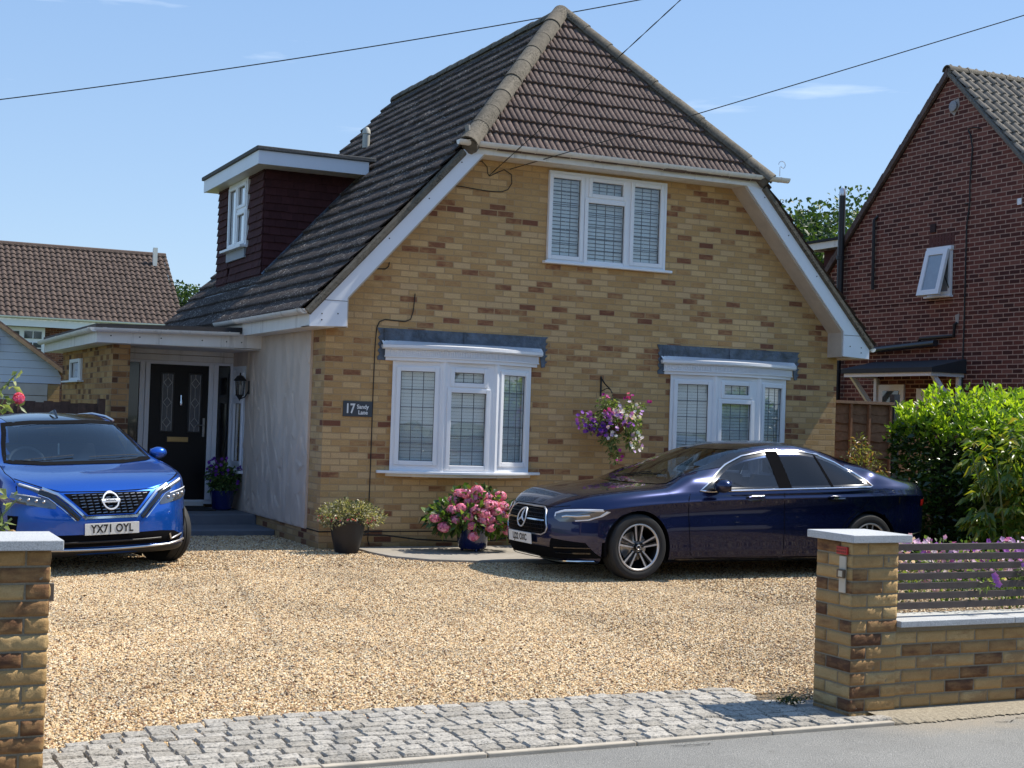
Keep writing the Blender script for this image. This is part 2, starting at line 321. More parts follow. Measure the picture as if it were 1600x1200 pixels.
def blob_pts(blobs, n, shell=.35):
    """random points in a union of ellipsoids [(cx,cy,cz,rx,ry,rz)], denser toward the surface; returns points, outward normals"""
    B = np.array(blobs, float); vol = (B[:, 3]*B[:, 4]*B[:, 5])**(2/3); idx = RNG.choice(len(B), n, p=vol/vol.sum())
    d = RNG.normal(size=(n, 3)); d /= np.linalg.norm(d, axis=1)[:, None]; r = 1-shell*RNG.random(n)**1.5
    return B[idx, :3]+d*B[idx, 3:]*r[:, None], d
def petals(name, C, R, mat, parent=None, npet=5, cup=.3, N=None):
    """small open flowers: discs of petals at centres C, radius R, facing N"""
    C = np.asarray(C, float); n = len(C); R = np.broadcast_to(np.asarray(R, float), (n,))
    if N is None: N = RNG.normal(size=(n, 3))+np.array([-.5, -1.2, .7])
    N = N/np.linalg.norm(N, axis=1)[:, None]; A = np.cross(N, RNG.normal(size=(n, 3))); A /= np.linalg.norm(A, axis=1)[:, None]; B = np.cross(N, A)
    V = [C]; m = npet*2
    for k in range(m):
        a = 2*PI*k/m; rr = R*(1 if k % 2 == 0 else .72); V.append(C+(A*math.cos(a)+B*math.sin(a))*rr[:, None]+N*(rr*cup)[:, None])
    V = np.stack(V, 1).reshape(-1, 3); base = np.arange(n)[:, None]*(m+1)
    F = np.concatenate([base+np.array([[0, 1+k, 1+(k+1) % m]]) for k in range(m)], 0)
    return raw(name, V, F, mat, parent)
def petal_mat(name, stops):
    return leaf_mat(name, stops, .35, .55, .2)
# ------------------------------------------------------------------ ground, road, drive
def gz(x, y):
    a = min(max((-1-y)/8, 0), 1); z = -.2-.05*a
    if x < -1.6 and -5 < y < 2: z -= .06*min(max((-1.6-x)/2, 0), 1)*max(0, 1-abs(y+1.6)/3.2)
    return z
def sheet(name, x0, x1, y0, y1, n, m, fz, mat, parent=None):
    V = [(x0+(x1-x0)*i/(n-1), y0+(y1-y0)*j/(m-1)) for i in range(n) for j in range(m)]
    return MB().grid([(x, y, fz(x, y)) for x, y in V], n, m).build(name, mat, parent, smooth=True)
t = NT('soil'); c = t.ramp(t.noise(t.pos(), 3, 8, .7), [(.3, (.06, .05, .035)), (.7, (.14, .12, .085))]); t.l(c, t.p.inputs[0]); t.p.inputs['Roughness'].default_value = 1; SOIL = t.m
t = NT('lawn_green'); c = t.ramp(t.noise(t.pos(), 2, 8, .7), [(.3, (.05, .08, .02)), (.7, (.13, .15, .05))]); t.l(c, t.p.inputs[0]); t.p.inputs['Roughness'].default_value = 1; LAWN = t.m
struct(sheet('ground', -250, 250, -200, 300, 12, 12, lambda x, y: -.34, LAWN))
# asphalt
t = NT('asphalt'); v = t.pos(); f = t.noise(v, 220, 4, .8); f2 = t.noise(v, 1.3, 5); vo = t.n('TexVoronoi'); vo.inputs['Scale'].default_value = 110; t.l(v, vo.inputs['Vector'])
c = t.ramp(f, [(.3, (.06, .06, .057)), (.5, (.19, .186, .174)), (.68, (.44, .425, .39))]); c = t.mix(.7, c, t.ramp(f2, [(.3, .78), (.7, 1.15)]), 'MULTIPLY')
c = t.mix(t.ramp(t.noise(v, 5, 8, .75), [(.6, 0), (.72, .6)]), c, (.10, .09, .075)); spx = t.n('SeparateXYZ'); t.l(v, spx.inputs[0]); ed_ = t.math('ADD', spx.outputs[1], t.math('MULTIPLY', t.math('SUBTRACT', t.noise(v, 4.5, 9, .8), .5), .75)); kx = t.ramp(t.math('ADD', ed_, 10.55), [(.62, 0), (.98, .85)]); kx = t.math('MULTIPLY', kx, t.ramp(t.math('ADD', t.math('MULTIPLY', spx.outputs[0], .5), .3), [(.3, 0), (.6, 1)])); c = t.mix(kx, c, t.ramp(f, [(.3, (.19, .16, .12)), (.6, (.36, .31, .24))])); t.l(c, t.p.inputs[0]); t.p.inputs['Roughness'].default_value = .9
t.bump(t.math('ADD', vo.outputs['Distance'], f), .8, .005); ASPH = t.m
struct(sheet('road', -60, 60, -16.5, -9.50, 60, 10, lambda x, y: -.262+.02*(1-abs((y+13)/3.5)**2) - (.004 if y > -9.6 else 0), ASPH))
t = NT('sandy_verge'); v = t.pos(); c = t.ramp(t.noise(v, 60, 8, .75), [(.3, (.17, .14, .10)), (.6, (.36, .31, .23)), (.75, (.46, .41, .32))]); t.l(c, t.p.inputs[0]); t.p.inputs['Roughness'].default_value = 1; t.bump(t.noise(v, 50, 8, .8), .8, .01); SAND = t.m
V = []; n = 900
for i in range(n):
    x = .32+(40-.32)*(i/(n-1))**2; w = .17+.02*math.sin(x*3.1)+RNG.uniform(-.022, .022); V += [(x, -9.24, -.232), (x, -9.30, -.236), (x, -9.36-w*.5, -.244), (x, -9.36-w, -.2585)]
struct(MB().grid(V, n, 4).build('pavement', SAND, smooth=True))
struct(MB().box(-40, 40, -18.4, -16.5, -.4, -.20).build('pavement', pbr('concrete_paving', (.36, .35, .32), .9, var=.15, vs_=4, bump=.4, bs=90)))
# gravel drive : base sheet and loose stones
t = NT('gravel_bed'); v = t.pos(); vo = t.n('TexVoronoi'); vo.inputs['Scale'].default_value = 75; t.l(v, vo.inputs['Vector'])
sp = t.n('SeparateColor'); t.l(vo.outputs['Color'], sp.inputs[0])
c = t.ramp(sp.outputs[0], [(0, (.26, .15, .07)), (.25, (.46, .31, .16)), (.5, (.56, .41, .23)), (.75, (.64, .51, .32)), (1, (.50, .38, .26))])
c = t.mix(1, c, t.ramp(vo.outputs['Distance'], [(.0, 1.0), (.6, .62), (.9, .35)]), 'MULTIPLY')
c = t.mix(.5, c, t.ramp(t.noise(v, .7, 4), [(.3, .82), (.7, 1.15)]), 'MULTIPLY'); c = t.mix(1, c, (.50, .47, .44), 'MULTIPLY'); t.l(c, t.p.inputs[0]); t.p.inputs['Roughness'].default_value = .85; t.bump(t.math('SUBTRACT', 1, vo.outputs['Distance']), 1, .012); GBED = t.m  # bed darkened so the gaps between stones carry shadow in the colour
drv = sheet('gravel_driveway', -9, 11, -9.24, 3.1, 41, 49, lambda x, y: gz(x, y)-.006, GBED); struct(drv)
t = NT('gravel_stone'); oi = t.n('ObjectInfo'); c = t.ramp(oi.outputs['Random'], [(0, (.08, .045, .03)), (.10, (.26, .13, .06)), (.22, (.49, .31, .145)), (.45, (.62, .445, .24)), (.7, (.70, .55, .34)), (.88, (.80, .71, .54)), (1, (.30, .25, .20))])
c = t.mix(.6, c, t.ramp(t.noise(t.pos(), .9, 6, .65), [(.32, (.52, .46, .40)), (.5, (.90, .84, .75)), (.7, (1.08, 1.0, .89))]), 'MULTIPLY')
t.l(c, t.p.inputs[0]); t.p.inputs['Roughness'].default_value = .7; STONE = t.m
def scatter(name, area, dens, smin, smax, seed, zf=gz):
    """loose stones over a polygon strip list: stuff, instanced on a mesh by geometry nodes"""
    bm = bmesh.new(); x0, x1, y0, y1 = area; nx = max(2, int((x1-x0)/.5)); ny = max(2, int((y1-y0)/.5))
    gv = [[bm.verts.new((x0+(x1-x0)*i/nx, y0+(y1-y0)*j/ny, zf(x0+(x1-x0)*i/nx, y0+(y1-y0)*j/ny))) for j in range(ny+1)] for i in range(nx+1)]
    for i in range(nx):
        for j in range(ny): bm.faces.new((gv[i][j], gv[i+1][j], gv[i+1][j+1], gv[i][j+1]))
    me = bpy.data.meshes.new(name); bm.to_mesh(me); bm.free(); o = bpy.data.objects.new(name, me); COL.objects.link(o)
    src = bpy.data.meshes.new('stone'); b2 = bmesh.new(); bmesh.ops.create_icosphere(b2, subdivisions=1, radius=1); rr = random.Random(3)
    for q in b2.verts: q.co = Vector((q.co.x*1.0, q.co.y*.72, q.co.z*.62))*rr.uniform(.75, 1.25)
    b2.to_mesh(src); b2.free(); src.materials.append(STONE)
    ng = bpy.data.node_groups.new('scatter_stones', 'GeometryNodeTree'); ng.interface.new_socket('Geometry', in_out='INPUT', socket_type='NodeSocketGeometry'); ng.interface.new_socket('Geometry', in_out='OUTPUT', socket_type='NodeSocketGeometry')
    N = ng.nodes.new; gi = N('NodeGroupInput'); go = N('NodeGroupOutput'); dp = N('GeometryNodeDistributePointsOnFaces'); dp.inputs['Density'].default_value = dens; dp.inputs['Seed'].default_value = seed
    io = N('GeometryNodeInstanceOnPoints'); so = bpy.data.objects.new('stone', src)
    oi = N('GeometryNodeObjectInfo'); oi.inputs[0].default_value = so; oi.inputs['As Instance'].default_value = True
    rv = N('FunctionNodeRandomValue'); rv.data_type = 'FLOAT_VECTOR'; rv.inputs[0].default_value = (-.5, -.5, 0); rv.inputs[1].default_value = (.5, .5, 6.28)
    rs = N('FunctionNodeRandomValue'); rs.data_type = 'FLOAT'; rs.inputs[2].default_value = smin; rs.inputs[3].default_value = smax
    L = ng.links.new; L(gi.outputs[0], dp.inputs[0]); L(dp.outputs['Points'], io.inputs['Points']); L(oi.outputs['Geometry'], io.inputs['Instance']); L(rv.outputs[0], io.inputs['Rotation']); L(rs.outputs[1], io.inputs['Scale'])
    L(io.outputs[0], go.inputs[0])
    m = o.modifiers.new('scatter', 'NODES'); m.node_group = ng; o['kind'] = 'stuff'; return o
scatter('gravel', (-4.6, .3, -8.62, -5.2), 7500, .0040, .0122, 1)
scatter('gravel', (-4.3, -3.3, -8.92, -8.6), 7000, .0040, .0115, 8)
scatter('gravel', (-5.0, 2.6, -5.2, -1.9), 6000, .0045, .0110, 2)
scatter('gravel', (-5.5, 1.9, -1.9, 1.9), 2600, .0065, .0130, 3)
scatter('gravel', (2.6, 7.4, -5.2, -1.6), 2000, .0065, .0130, 4)
scatter('gravel', (.3, 3.4, -9.0, -5.2), 5200, .0045, .0110, 5)
scatter('gravel', (3.4, 7.0, -8.8, -5.2), 1200, .0065, .0130, 6)
# granite setts apron across the gate opening
ap_in = lambda x: -8.42-.42*max(0, (-3.1-x)/1.1)**1.5 - (.0 if x < .0 else 0)
b = MB(); rows = 10; rw = 1.06/rows; rs_ = random.Random(5)
for r in range(rows):
    y = -9.49+r*rw; x = -6.2+rs_.uniform(0, .1)
    while x < .30:
        w = rs_.uniform(.105, .165); x1 = x+w
        if not (y+rw*.5 > ap_in(x+w/2)) and not (x1 > .11 and y+rw > -9.30) and not (x+w/2 > -.05-.0 and y > -9.0):
            j = lambda s=.0045: rs_.uniform(-s, s); h = -.238+.006*r/rows+j(.0035); z0 = -.30
            g = .005; q = [(x+g+j(), y+g+j()), (x1-g+j(), y+g+j()), (x1-g+j(), y+rw-g+j()), (x+g+j(), y+rw-g+j())]
            tl = [h+j(.0045) for _ in range(4)]; cx = sum(a for a, _ in q)/4; cy = sum(a for _, a in q)/4
            ins = [(a+(cx-a)*.10, c_+(cy-c_)*.13) for a, c_ in q]
            V = [(a, c_, z0) for a, c_ in q]+[(a, c_, t_-.012) for (a, c_), t_ in zip(q, tl)]+[(a, c_, t_) for (a, c_), t_ in zip(ins, tl)]+[(cx, cy, h+.003)]
            F = [(i, (i+1) % 4, 4+(i+1) % 4, 4+i) for i in range(4)]+[(4+i, 4+(i+1) % 4, 8+(i+1) % 4, 8+i) for i in range(4)]+[(8+i, 8+(i+1) % 4, 12) for i in range(4)]
            b.add(V, F)
        x = x1
struct(b.build('path', SETT))
struct(MB().box(-6.4, .30, -9.5, -8.3, -.33, -.255).build('path', pbr('sett_jointing', (.22, .205, .185), .95, bump=.6, bs=120)))
kb = MB()
for i in range(8):
    x0 = -6.4+i*.84; kb.prism([(x0+.003, -9.505, -.30), (x0+.837, -9.505, -.30), (x0+.837, -9.505, -.243), (x0+.003, -9.505, -.243)], (0, -.045, 0))
struct(kb.build('kerb', pbr('pale_concrete_edging', (.42, .37, .30), .9, var=.2, vs_=8, bump=.5, bs=100), bevel=.006))
# flagstones below the left bay
pt = MB(); OUT = [(.42, -.02), (.42, -.55), (.50, -1.05), (.80, -1.45), (1.25, -1.63), (2.0, -1.70), (3.4, -1.7), (3.4, -.02)]
pt.prism([(x, y, -.26) for x, y in OUT], (0, 0, .085)); struct(pt.build('path', pbr('grey_flagstone', (.30, .27, .23), .85, var=.25, vs_=3, bump=.5, bs=60), bevel=.008))
# ------------------------------------------------------------------ the house
HOUSE = thing('brick_house', 'yellow brick chalet bungalow with steep brown half-hipped roof and two white bow windows', 'house', (3.675, 4, -.2))
H = HOUSE; TB = 1.090
zL = lambda x: 2.575+(x+.3)*TB
wl = MB(); T_ = .28
def wpoly(p): wl.prism([(x, 0, z) for x, z in p], (0, T_, 0))
wpoly([(0, -.5), (.84, -.5), (.84, 3.55), (0, 2.62)]); wpoly([(.84, -.5), (2.64, -.5), (2.64, .72), (.84, .72)]); wpoly([(.84, 2.02), (2.64, 2.02), (2.64, 4.62), (1.80, 4.62), (.84, 3.55)])
wpoly([(2.64, -.5), (4.68, -.5), (4.68, 3.36), (2.82, 3.36), (2.82, 4.62), (2.64, 4.62)]); wpoly([(2.82, 4.49), (4.53, 4.49), (4.53, 4.62), (2.82, 4.62)])
wpoly([(4.53, 3.36), (4.68, 3.36), (4.68, 4.62), (4.53, 4.62)]); wpoly([(4.68, -.5), (6.48, -.5), (6.48, .72), (4.68, .72)]); wpoly([(4.68, 2.02), (6.48, 2.02), (6.48, 3.59), (5.55, 4.62), (4.68, 4.62)])
wpoly([(6.48, -.5), (7.36, -.5), (7.36, 2.62), (6.48, 3.59)])
wl.box(0, .28, .28, 7.7, -.5, 2.50); wl.box(7.08, 7.36, .28, 7.7, -.5, 2.50); wl.prism([(0, 7.7, -.5), (7.36, 7.7, -.5), (7.36, 7.7, 2.62), (3.68, 7.7, 6.75), (0, 7.7, 2.62)], (0, .2, 0))
wall = wl.build('wall', BRICK, H)
dp = MB(); dp.box(-.004, 7.364, -.005, .01, -.006, .008); dp.box(-.005, .01, 0, 3.6, -.006, .008); dp.build('damp_course', CABLE, wall)
# side wall render
t = NT('coarse_white_render'); v = t.pos(); m_ = t.n('Mapping'); m_.inputs['Rotation'].default_value = (.22, 0, 0); m_.inputs['Scale'].default_value = (1, 2.1, .62); t.l(v, m_.inputs[0])
n1 = t.noise(v, 2.6, 3, .5); wv = t.n('TexVoronoi'); wv.feature = 'F1'; wv.inputs['Scale'].default_value = 1.9
vm = t.n('VectorMath', operation='MULTIPLY_ADD'); nn = t.n('TexNoise'); nn.inputs['Scale'].default_value = 2.2; t.l(v, nn.inputs['Vector']); t.l(nn.outputs['Color'], vm.inputs[0]); vm.inputs[1].default_value = (.42, .42, .42); t.l(m_.outputs[0], vm.inputs[2]); t.l(vm.outputs[0], wv.inputs['Vector'])
hh = t.math('ADD', t.math('MULTIPLY', wv.outputs['Distance'], .8), n1); t.l(t.ramp(hh, [(.45, (.52, .41, .32)), (.8, (.56, .445, .35)), (1.05, (.61, .49, .39))]), t.p.inputs[0]); t.p.inputs['Roughness'].default_value = .8; t.bump(t.noise(v, 60, 4), .25, .004); REND = t.m
def trowelled(y0, y1, z0, z1, seed, nst):
    r_ = np.random.default_rng(seed); ny, nz = int((y1-y0)/.018)+1, int((z1-z0)/.018)+1; Y, Z = np.meshgrid(np.linspace(y0, y1, ny), np.linspace(z0, z1, nz), indexing='ij'); hh_ = np.full(Y.shape, .0)
    for k in range(nst):
        cy, cz = r_.uniform(y0, y1), r_.uniform(z0, z1); a = r_.normal(PI/2, .38); L_, w_ = r_.uniform(.18, .60), r_.uniform(.05, .17); c_, s_ = math.cos(a), math.sin(a)
        u_ = ((Y-cy)*c_+(Z-cz)*s_)/L_; v_ = (-(Y-cy)*s_+(Z-cz)*c_)/w_+.35*u_*u_*r_.normal(0, 1); m_i = (u_**2+v_**2) < 1
        ramp_ = r_.uniform(.003, .010)+r_.choice([-1, 1])*v_*r_.uniform(.003, .013)+u_*r_.normal(0, .004); hh_ = np.where(m_i, ramp_, hh_)
    hh_ = np.clip(hh_, -.012, .028); e_ = (Y == y0) | (Y == y1) | (Z == z0) | (Z == z1); X_ = -.030-np.where(e_, 0, hh_); P_ = np.stack([X_, Y, Z], -1).reshape(-1, 3)
    i_, j_ = np.meshgrid(np.arange(ny-1), np.arange(nz-1), indexing='ij'); k_ = (i_*nz+j_).ravel(); raw('rendered_panel', P_, np.stack([k_, k_+1, k_+nz+1, k_+nz], 1), REND, H, smooth=True)
trowelled(.46, 3.34, .0, 2.36, 31, 210)
MB().box(-.0299, -.001, .46, 3.34, .0, 2.36).box(-.03, -.001, 3.34, 4.1, .0, .54).box(-.03, -.001, 3.34, 4.1, 1.98, 2.36).build('render_edge', REND, H)
# roof tiles
def tiles(name, O, U, Sv, Wd, Ln, mat, parent, cw=.268, rib=4, rh=.028, th=.048, clip=(), tw=.332, wave=None, stagger=0.0, jit=.003):
    O = np.array(O, float); U = np.array(U, float); Sv = np.array(Sv, float); Sv /= np.linalg.norm(Sv); U /= np.linalg.norm(U); Nn = np.cross(U, Sv); Nn = Nn if Nn[2] > 0 else -Nn
    ns = rib*6+1 if wave is None else wave[1]; tt = np.linspace(0, 1, ns)
    if wave is None: prof = rh*(1-np.clip(np.abs(((tt*rib) % 1)-.5)*2, 0, 1)**3); prof[0] = prof[-1] = 0
    else: prof = wave[0](tt)
    nt = int(Wd/tw)+1; nc = int(Ln/cw)+1; V = []; F = []; b = 0
    for j in range(nc):
        for i in range(nt):
            jz = RNG.normal(0, jit); js = RNG.normal(0, jit*1.3); u = i*tw+tt*(tw-.004)-((j % 2)*stagger*tw)
            s0 = j*cw+js; s1 = (j+1)*cw+.05
            rowsx = [(s0, -.004, 0), (s0, th, 1), (s0+.012, th+.004, 1), ((s0+s1)/2, th*.66, 1), (s1, th*.22, 1)]
            for (s, h, k) in rowsx: V.append(O+np.outer(u, U)+Sv*s+np.outer(h+jz+prof*k, Nn))
            for r in range(4):
                a = b+r*ns+np.arange(ns-1); F.append(np.stack([a, a+1, a+ns+1, a+ns], 1))
            b += 5*ns
    V = np.concatenate(V); F = np.concatenate(F)
    o = raw(name, V, F, mat, parent, smooth=False)
    if clip:
        M = ROOT[parent.name]; R3 = M.to_3x3(); bm = bmesh.new(); bm.from_mesh(o.data)
        for co, no in clip:
            bmesh.ops.bisect_plane(bm, geom=bm.verts[:]+bm.edges[:]+bm.faces[:], plane_co=M @ Vector(co), plane_no=R3 @ Vector(no), clear_outer=True)
        bm.to_mesh(o.data); bm.free()
    o.data.polygons.foreach_set('use_smooth', [True]*len(o.data.polygons)); o.data.set_sharp_from_angle(angle=rad(50)); return o
TH = 1.246; HY = -.34; HZ = 4.625           # front hip face: z = HZ + TH*(y-HY)
YR = 7.86; XR = 3.675; ZR = zL(XR); YA = HY+(ZR-HZ)/TH
nL = Vector((TB, -TH, 0))                  # left/hip cut:  TB*x - TH*y = const
cL = (XR, YA, 0)
x_e = -.36
roof = tiles('roof', (x_e, YR, zL(x_e)), (0, -1, 0), (1, 0, TB), YR+.34+.1, math.hypot(XR-x_e, ZR-zL(x_e)), TILE_SHADE, H,
      clip=[((XR, 0, 0), (1, 0, 0)), ((0, -.33, 0), (0, -1, 0)), (cL, (TB, -TH, 0))] if False else [((XR, 0, 0), (1, 0, 0)), ((0, -.33, 0), (0, -1, 0))])
def cut_wedge(o, inv=1):
    """remove the part of a main slope that lies in front of the hip line"""
    M = ROOT[H.name]; bm = bmesh.new(); bm.from_mesh(o.data); sgn = inv
    bmesh.ops.bisect_plane(bm, geom=bm.verts[:]+bm.edges[:]+bm.faces[:], plane_co=M @ Vector((XR, YA, 0)), plane_no=Vector((sgn*TB, -TH, 0)))
    kill = [f for f in bm.faces if (lambda c: TB*sgn*(c.x-(M @ Vector((XR, YA, 0))).x)-TH*(c.y-(M @ Vector((XR, YA, 0))).y) > 0 and c.z > (HZ+.2)-.0)(f.calc_center_median())]
    bmesh.ops.delete(bm, geom=kill, context='FACES'); bm.to_mesh(o.data); bm.free()
cut_wedge(roof, 1)
roofR = tiles('roof', (7.35-x_e, -.34-.1, zL(x_e)), (0, 1, 0), (-1, 0, TB), YR+.34+.2, math.hypot(XR-x_e, ZR-zL(x_e)), TILE, H, clip=[((XR, 0, 0), (-1, 0, 0)), ((0, -.33, 0), (0, -1, 0)), ((0, YR, 0), (0, 1, 0))])
cut_wedge(roofR, -1)
hipL = tiles('roof', (.6, HY-.03, HZ-.03*TH), (1, 0, 0), (0, 1, TH), 6.2, math.hypot(YA-HY, ZR-HZ)+.05, TILE, H, clip=[((XR, YA, 0), (-TB, TH, 0)), ((XR, YA, 0), (TB, TH, 0))])
# under-roof boards so nothing shows through
ub = MB()
for sx in (0, 1):
    X = (lambda x: x) if not sx else (lambda x: 7.35-x)
    ub.add([(X(-.28), .02, zL(-.28)-.05), (X(-.28), YR-.02, zL(-.28)-.05), (X(XR), YR-.02, ZR-.05), (X(XR), YA+.04, ZR-.05), (X(1.62), .02, zL(1.62)-.05)], [(0, 1, 2, 3, 4)])
ub.add([(1.66, HY+.08, HZ-.0), (5.69, HY+.08, HZ), (XR, YA+.04, ZR-.05)], [(0, 1, 2)])
ub.build('roof_underlay', MATTE, H)
def halfround(name, a, b_, r, seg, mat, parent, over=.05):
    a = Vector(a); b_ = Vector(b_); L = (b_-a).length; n = max(1, round(L/seg)); d = (b_-a)/n; m = MB(); rr = random.Random(len(name)+int(L*10))
    side = d.cross(Vector((0, 0, 1))).normalized(); up = side.cross(d).normalized()
    for i in range(n):
        p0 = a+d*i-d.normalized()*over*.5; p1 = a+d*(i+1)+d.normalized()*over*.5; k = 10; r0 = r*(1.04+rr.uniform(-.01, .02)); r1 = r*.97; of = up*rr.uniform(-.006, .006)
        V = []
        for p, q in ((p0, r0), (p1, r1)):
            for j in range(k+1):
                an = PI*j/k; V.append(p+of+side*math.cos(an)*q+up*math.sin(an)*q)
            for j in range(k+1):
                an = PI*j/k; V.append(p+of+side*math.cos(an)*(q-.018)+up*math.sin(an)*(q-.018))
        K = k+1; F = [(j, j+1, 2*K+j+1, 2*K+j) for j in range(k)]+[(K+j, 3*K+j, 3*K+j+1, K+j+1) for j in range(k)]+[(j, K+j, K+j+1, j+1) for j in range(k)]+[(2*K+j, 2*K+j+1, 3*K+j+1, 3*K+j) for j in range(k)]
        m.add(V, F)
    # mortar bedding
    m.tube([a-up*.03, b_-up*.03], r*.82, 8)
    return m.build(name, mat, parent, smooth=True, angle=35)
halfround('hip_tiles', (1.60-.05, HY-.06, HZ-.02), (XR, YA, ZR+.03), .125, .40, RIDGE, roof)
halfround('hip_tiles', (5.75+.10, HY-.06, HZ-.02), (XR, YA, ZR+.03), .115, .40, RIDGE, roof)
halfround('ridge_tiles', (XR, YA-.02, ZR-.01), (XR, YR-.08, ZR-.01), .12, .42, RIDGE, roof)
# verge mortar strip along the left and right front edges
for sx in (0, 1):
    X = (lambda x: x) if not sx else (lambda x: 7.35-x)
    m = MB(); pts = [(X(x), -.325, zL(x)-.012) for x in np.linspace(-.33, 1.52, 30)]; m.tube([(a, b_, c_-.022) for a, b_, c_ in pts], .046, 6, flat=1.0); m.build('verge_bedding', RIDGE, roof)
    e = MB(); e.prism([(X(-.30), -.3, zL(-.3)-.06), (X(-.30), -.3, 2.35), (X(.14), -.3, 2.37), (X(.14), -.3, 2.70), (X(1.80), -.3, 4.545), (X(1.56), -.3, 4.60)], (0, -.022, 0))
    bb = e.build('barge_board', BARGE, H, bevel=.002)
    MB().box(min(X(-.302), X(.142)), max(X(-.302), X(.142)), -.3235, -.322, 2.655, 2.661).build('board_joint', MATTE, bb)
    for (sx_, sz) in ((-.16, 2.50), (.03, 2.51), (-.16, 2.43), (.62, 3.42), (1.1, 3.93), (1.5, 4.40)): MB().tube([(X(sx_), -.321, sz), (X(sx_), -.326, sz)], .008, 8).build('cover_nail', MATTE, bb)
    f = MB(); f.prism([(X(.14), -.3, 2.36), (X(.14), -.3, 2.70), (X(1.80), -.3, 4.545), (X(1.815), -.3, 4.53), (X(.16), -.3, 2.69), (X(.16), -.3, 2.36)], (0, .3, 0)); f.prism([(X(-.30), -.3, 2.35), (X(.15), -.3, 2.365), (X(.15), -.3, 2.375), (X(-.30), -.3, 2.36)], (0, .3, 0))
    f.build('soffit', pbr('beige_soffit', (.50, .43, .36), .6, var=.15), H)
    xa, xb = sorted((X(-.30), X(-.28))); MB().box(xa, xb, -.3, 7.8, 2.35, 2.545).build('fascia', UPVCD, H)
    xa, xb = sorted((X(-.28), X(.0))); MB().box(xa, xb, -.298, 7.8, 2.351, 2.363).build('soffit', UPVCD, H)
MB().box(1.56, 5.79, -.325, -.30, 4.525, 4.665).build('fascia', UPVCD, H, bevel=.002)
sf = MB()
for i in range(28): sf.box(1.62+i*.149, 1.62+i*.149+.143, -.30, .0, 4.528, 4.538)
sf.build('soffit', UPVCD, H)
def gutter(name, a, b_, r, mat, parent, caps=True, joints=None, drop=0):
    """open half-round gutter from a to b"""
    a = Vector(a); b_ = Vector(b_); d = (b_-a).normalized(); side = d.cross(Vector((0, 0, 1))).normalized(); m = MB(); k = 10; V = []
    for p in (a, b_):
        for rr in (r, r-.006):
            for j in range(k+1):
                an = PI+PI*j/k; V.append(p+side*math.cos(an)*rr+Vector((0, 0, 1))*math.sin(an)*rr)
    K = k+1; F = [(j, j+1, 2*K+j+1, 2*K+j) for j in range(k)]+[(K+j, K+j+1, 3*K+j+1, 3*K+j) for j in range(k)]+[(0, 2*K, 3*K, K), (k, K+k, 3*K+k, 2*K+k)]
    F += [tuple(range(K)), tuple(2*K+j for j in range(K))] if caps else [(j, K+j, K+j+1, j+1) for j in range(k)]; m.add(V, F); g = m.build(name, mat, parent, smooth=True, angle=50)
    L = (b_-a).length; n = max(2, int(L/.85))
    for i in range(n+1):
        q = MB()
        c0 = a+d*(L*(i+.12)/(n+.3)); w = .02 if i % 3 else .055; V = []
        for p in (c0, c0+d*w):
            for j in range(k+1):
                an = PI+PI*j/k; V.append(p+side*math.cos(an)*(r+.006)+Vector((0, 0, 1))*(math.sin(an)*(r+.006)+.003))
        q.add(V, [(j, j+1, K+j+1, K+j) for j in range(k)]); q.build('gutter_clip', mat, g)
    return g
gutter('gutter', (1.42, -.385, 4.655), (6.17, -.385, 4.665), .058, UPVCD, H)
gutter('gutter', (-.365, -.32, 2.545), (-.365, 3.75, 2.56), .056, UPVCD, H); gutter('gutter', (7.715, -.32, 2.50), (7.715, 7.8, 2.52), .052, UPVCD, H)
# roof finial wire and vent pipe
m = MB(); m.tube([(6.06, -.35, 4.70), (6.06, -.35, 4.82)], .006, 6); m.tube([(6.10+.045*math.cos(a)-.03*a/6, -.35, 4.855+.045*math.sin(a)) for a in np.linspace(-2.6, 3.2, 14)], .006, 6); m.build('wire_scroll', ALU, roof)
m = MB(); m.lathe([(.001, .22), (.035, .21), (.06, .17), (.068, .11), (.058, .105), (.058, -.12), (.001, -.12)], (2.42, 5.75, 5.74), 16); m.build('vent_pipe', pbr('grey_vent', (.42, .42, .38), .6), roof, smooth=True)
m = MB(); m.tube([(1.56, -.36, 4.72), (1.54, -.36, 4.84)], [.03, .035], 8); m.build('end_bracket', pbr('grey_mortar_lump', (.25, .24, .22), .9), roof)
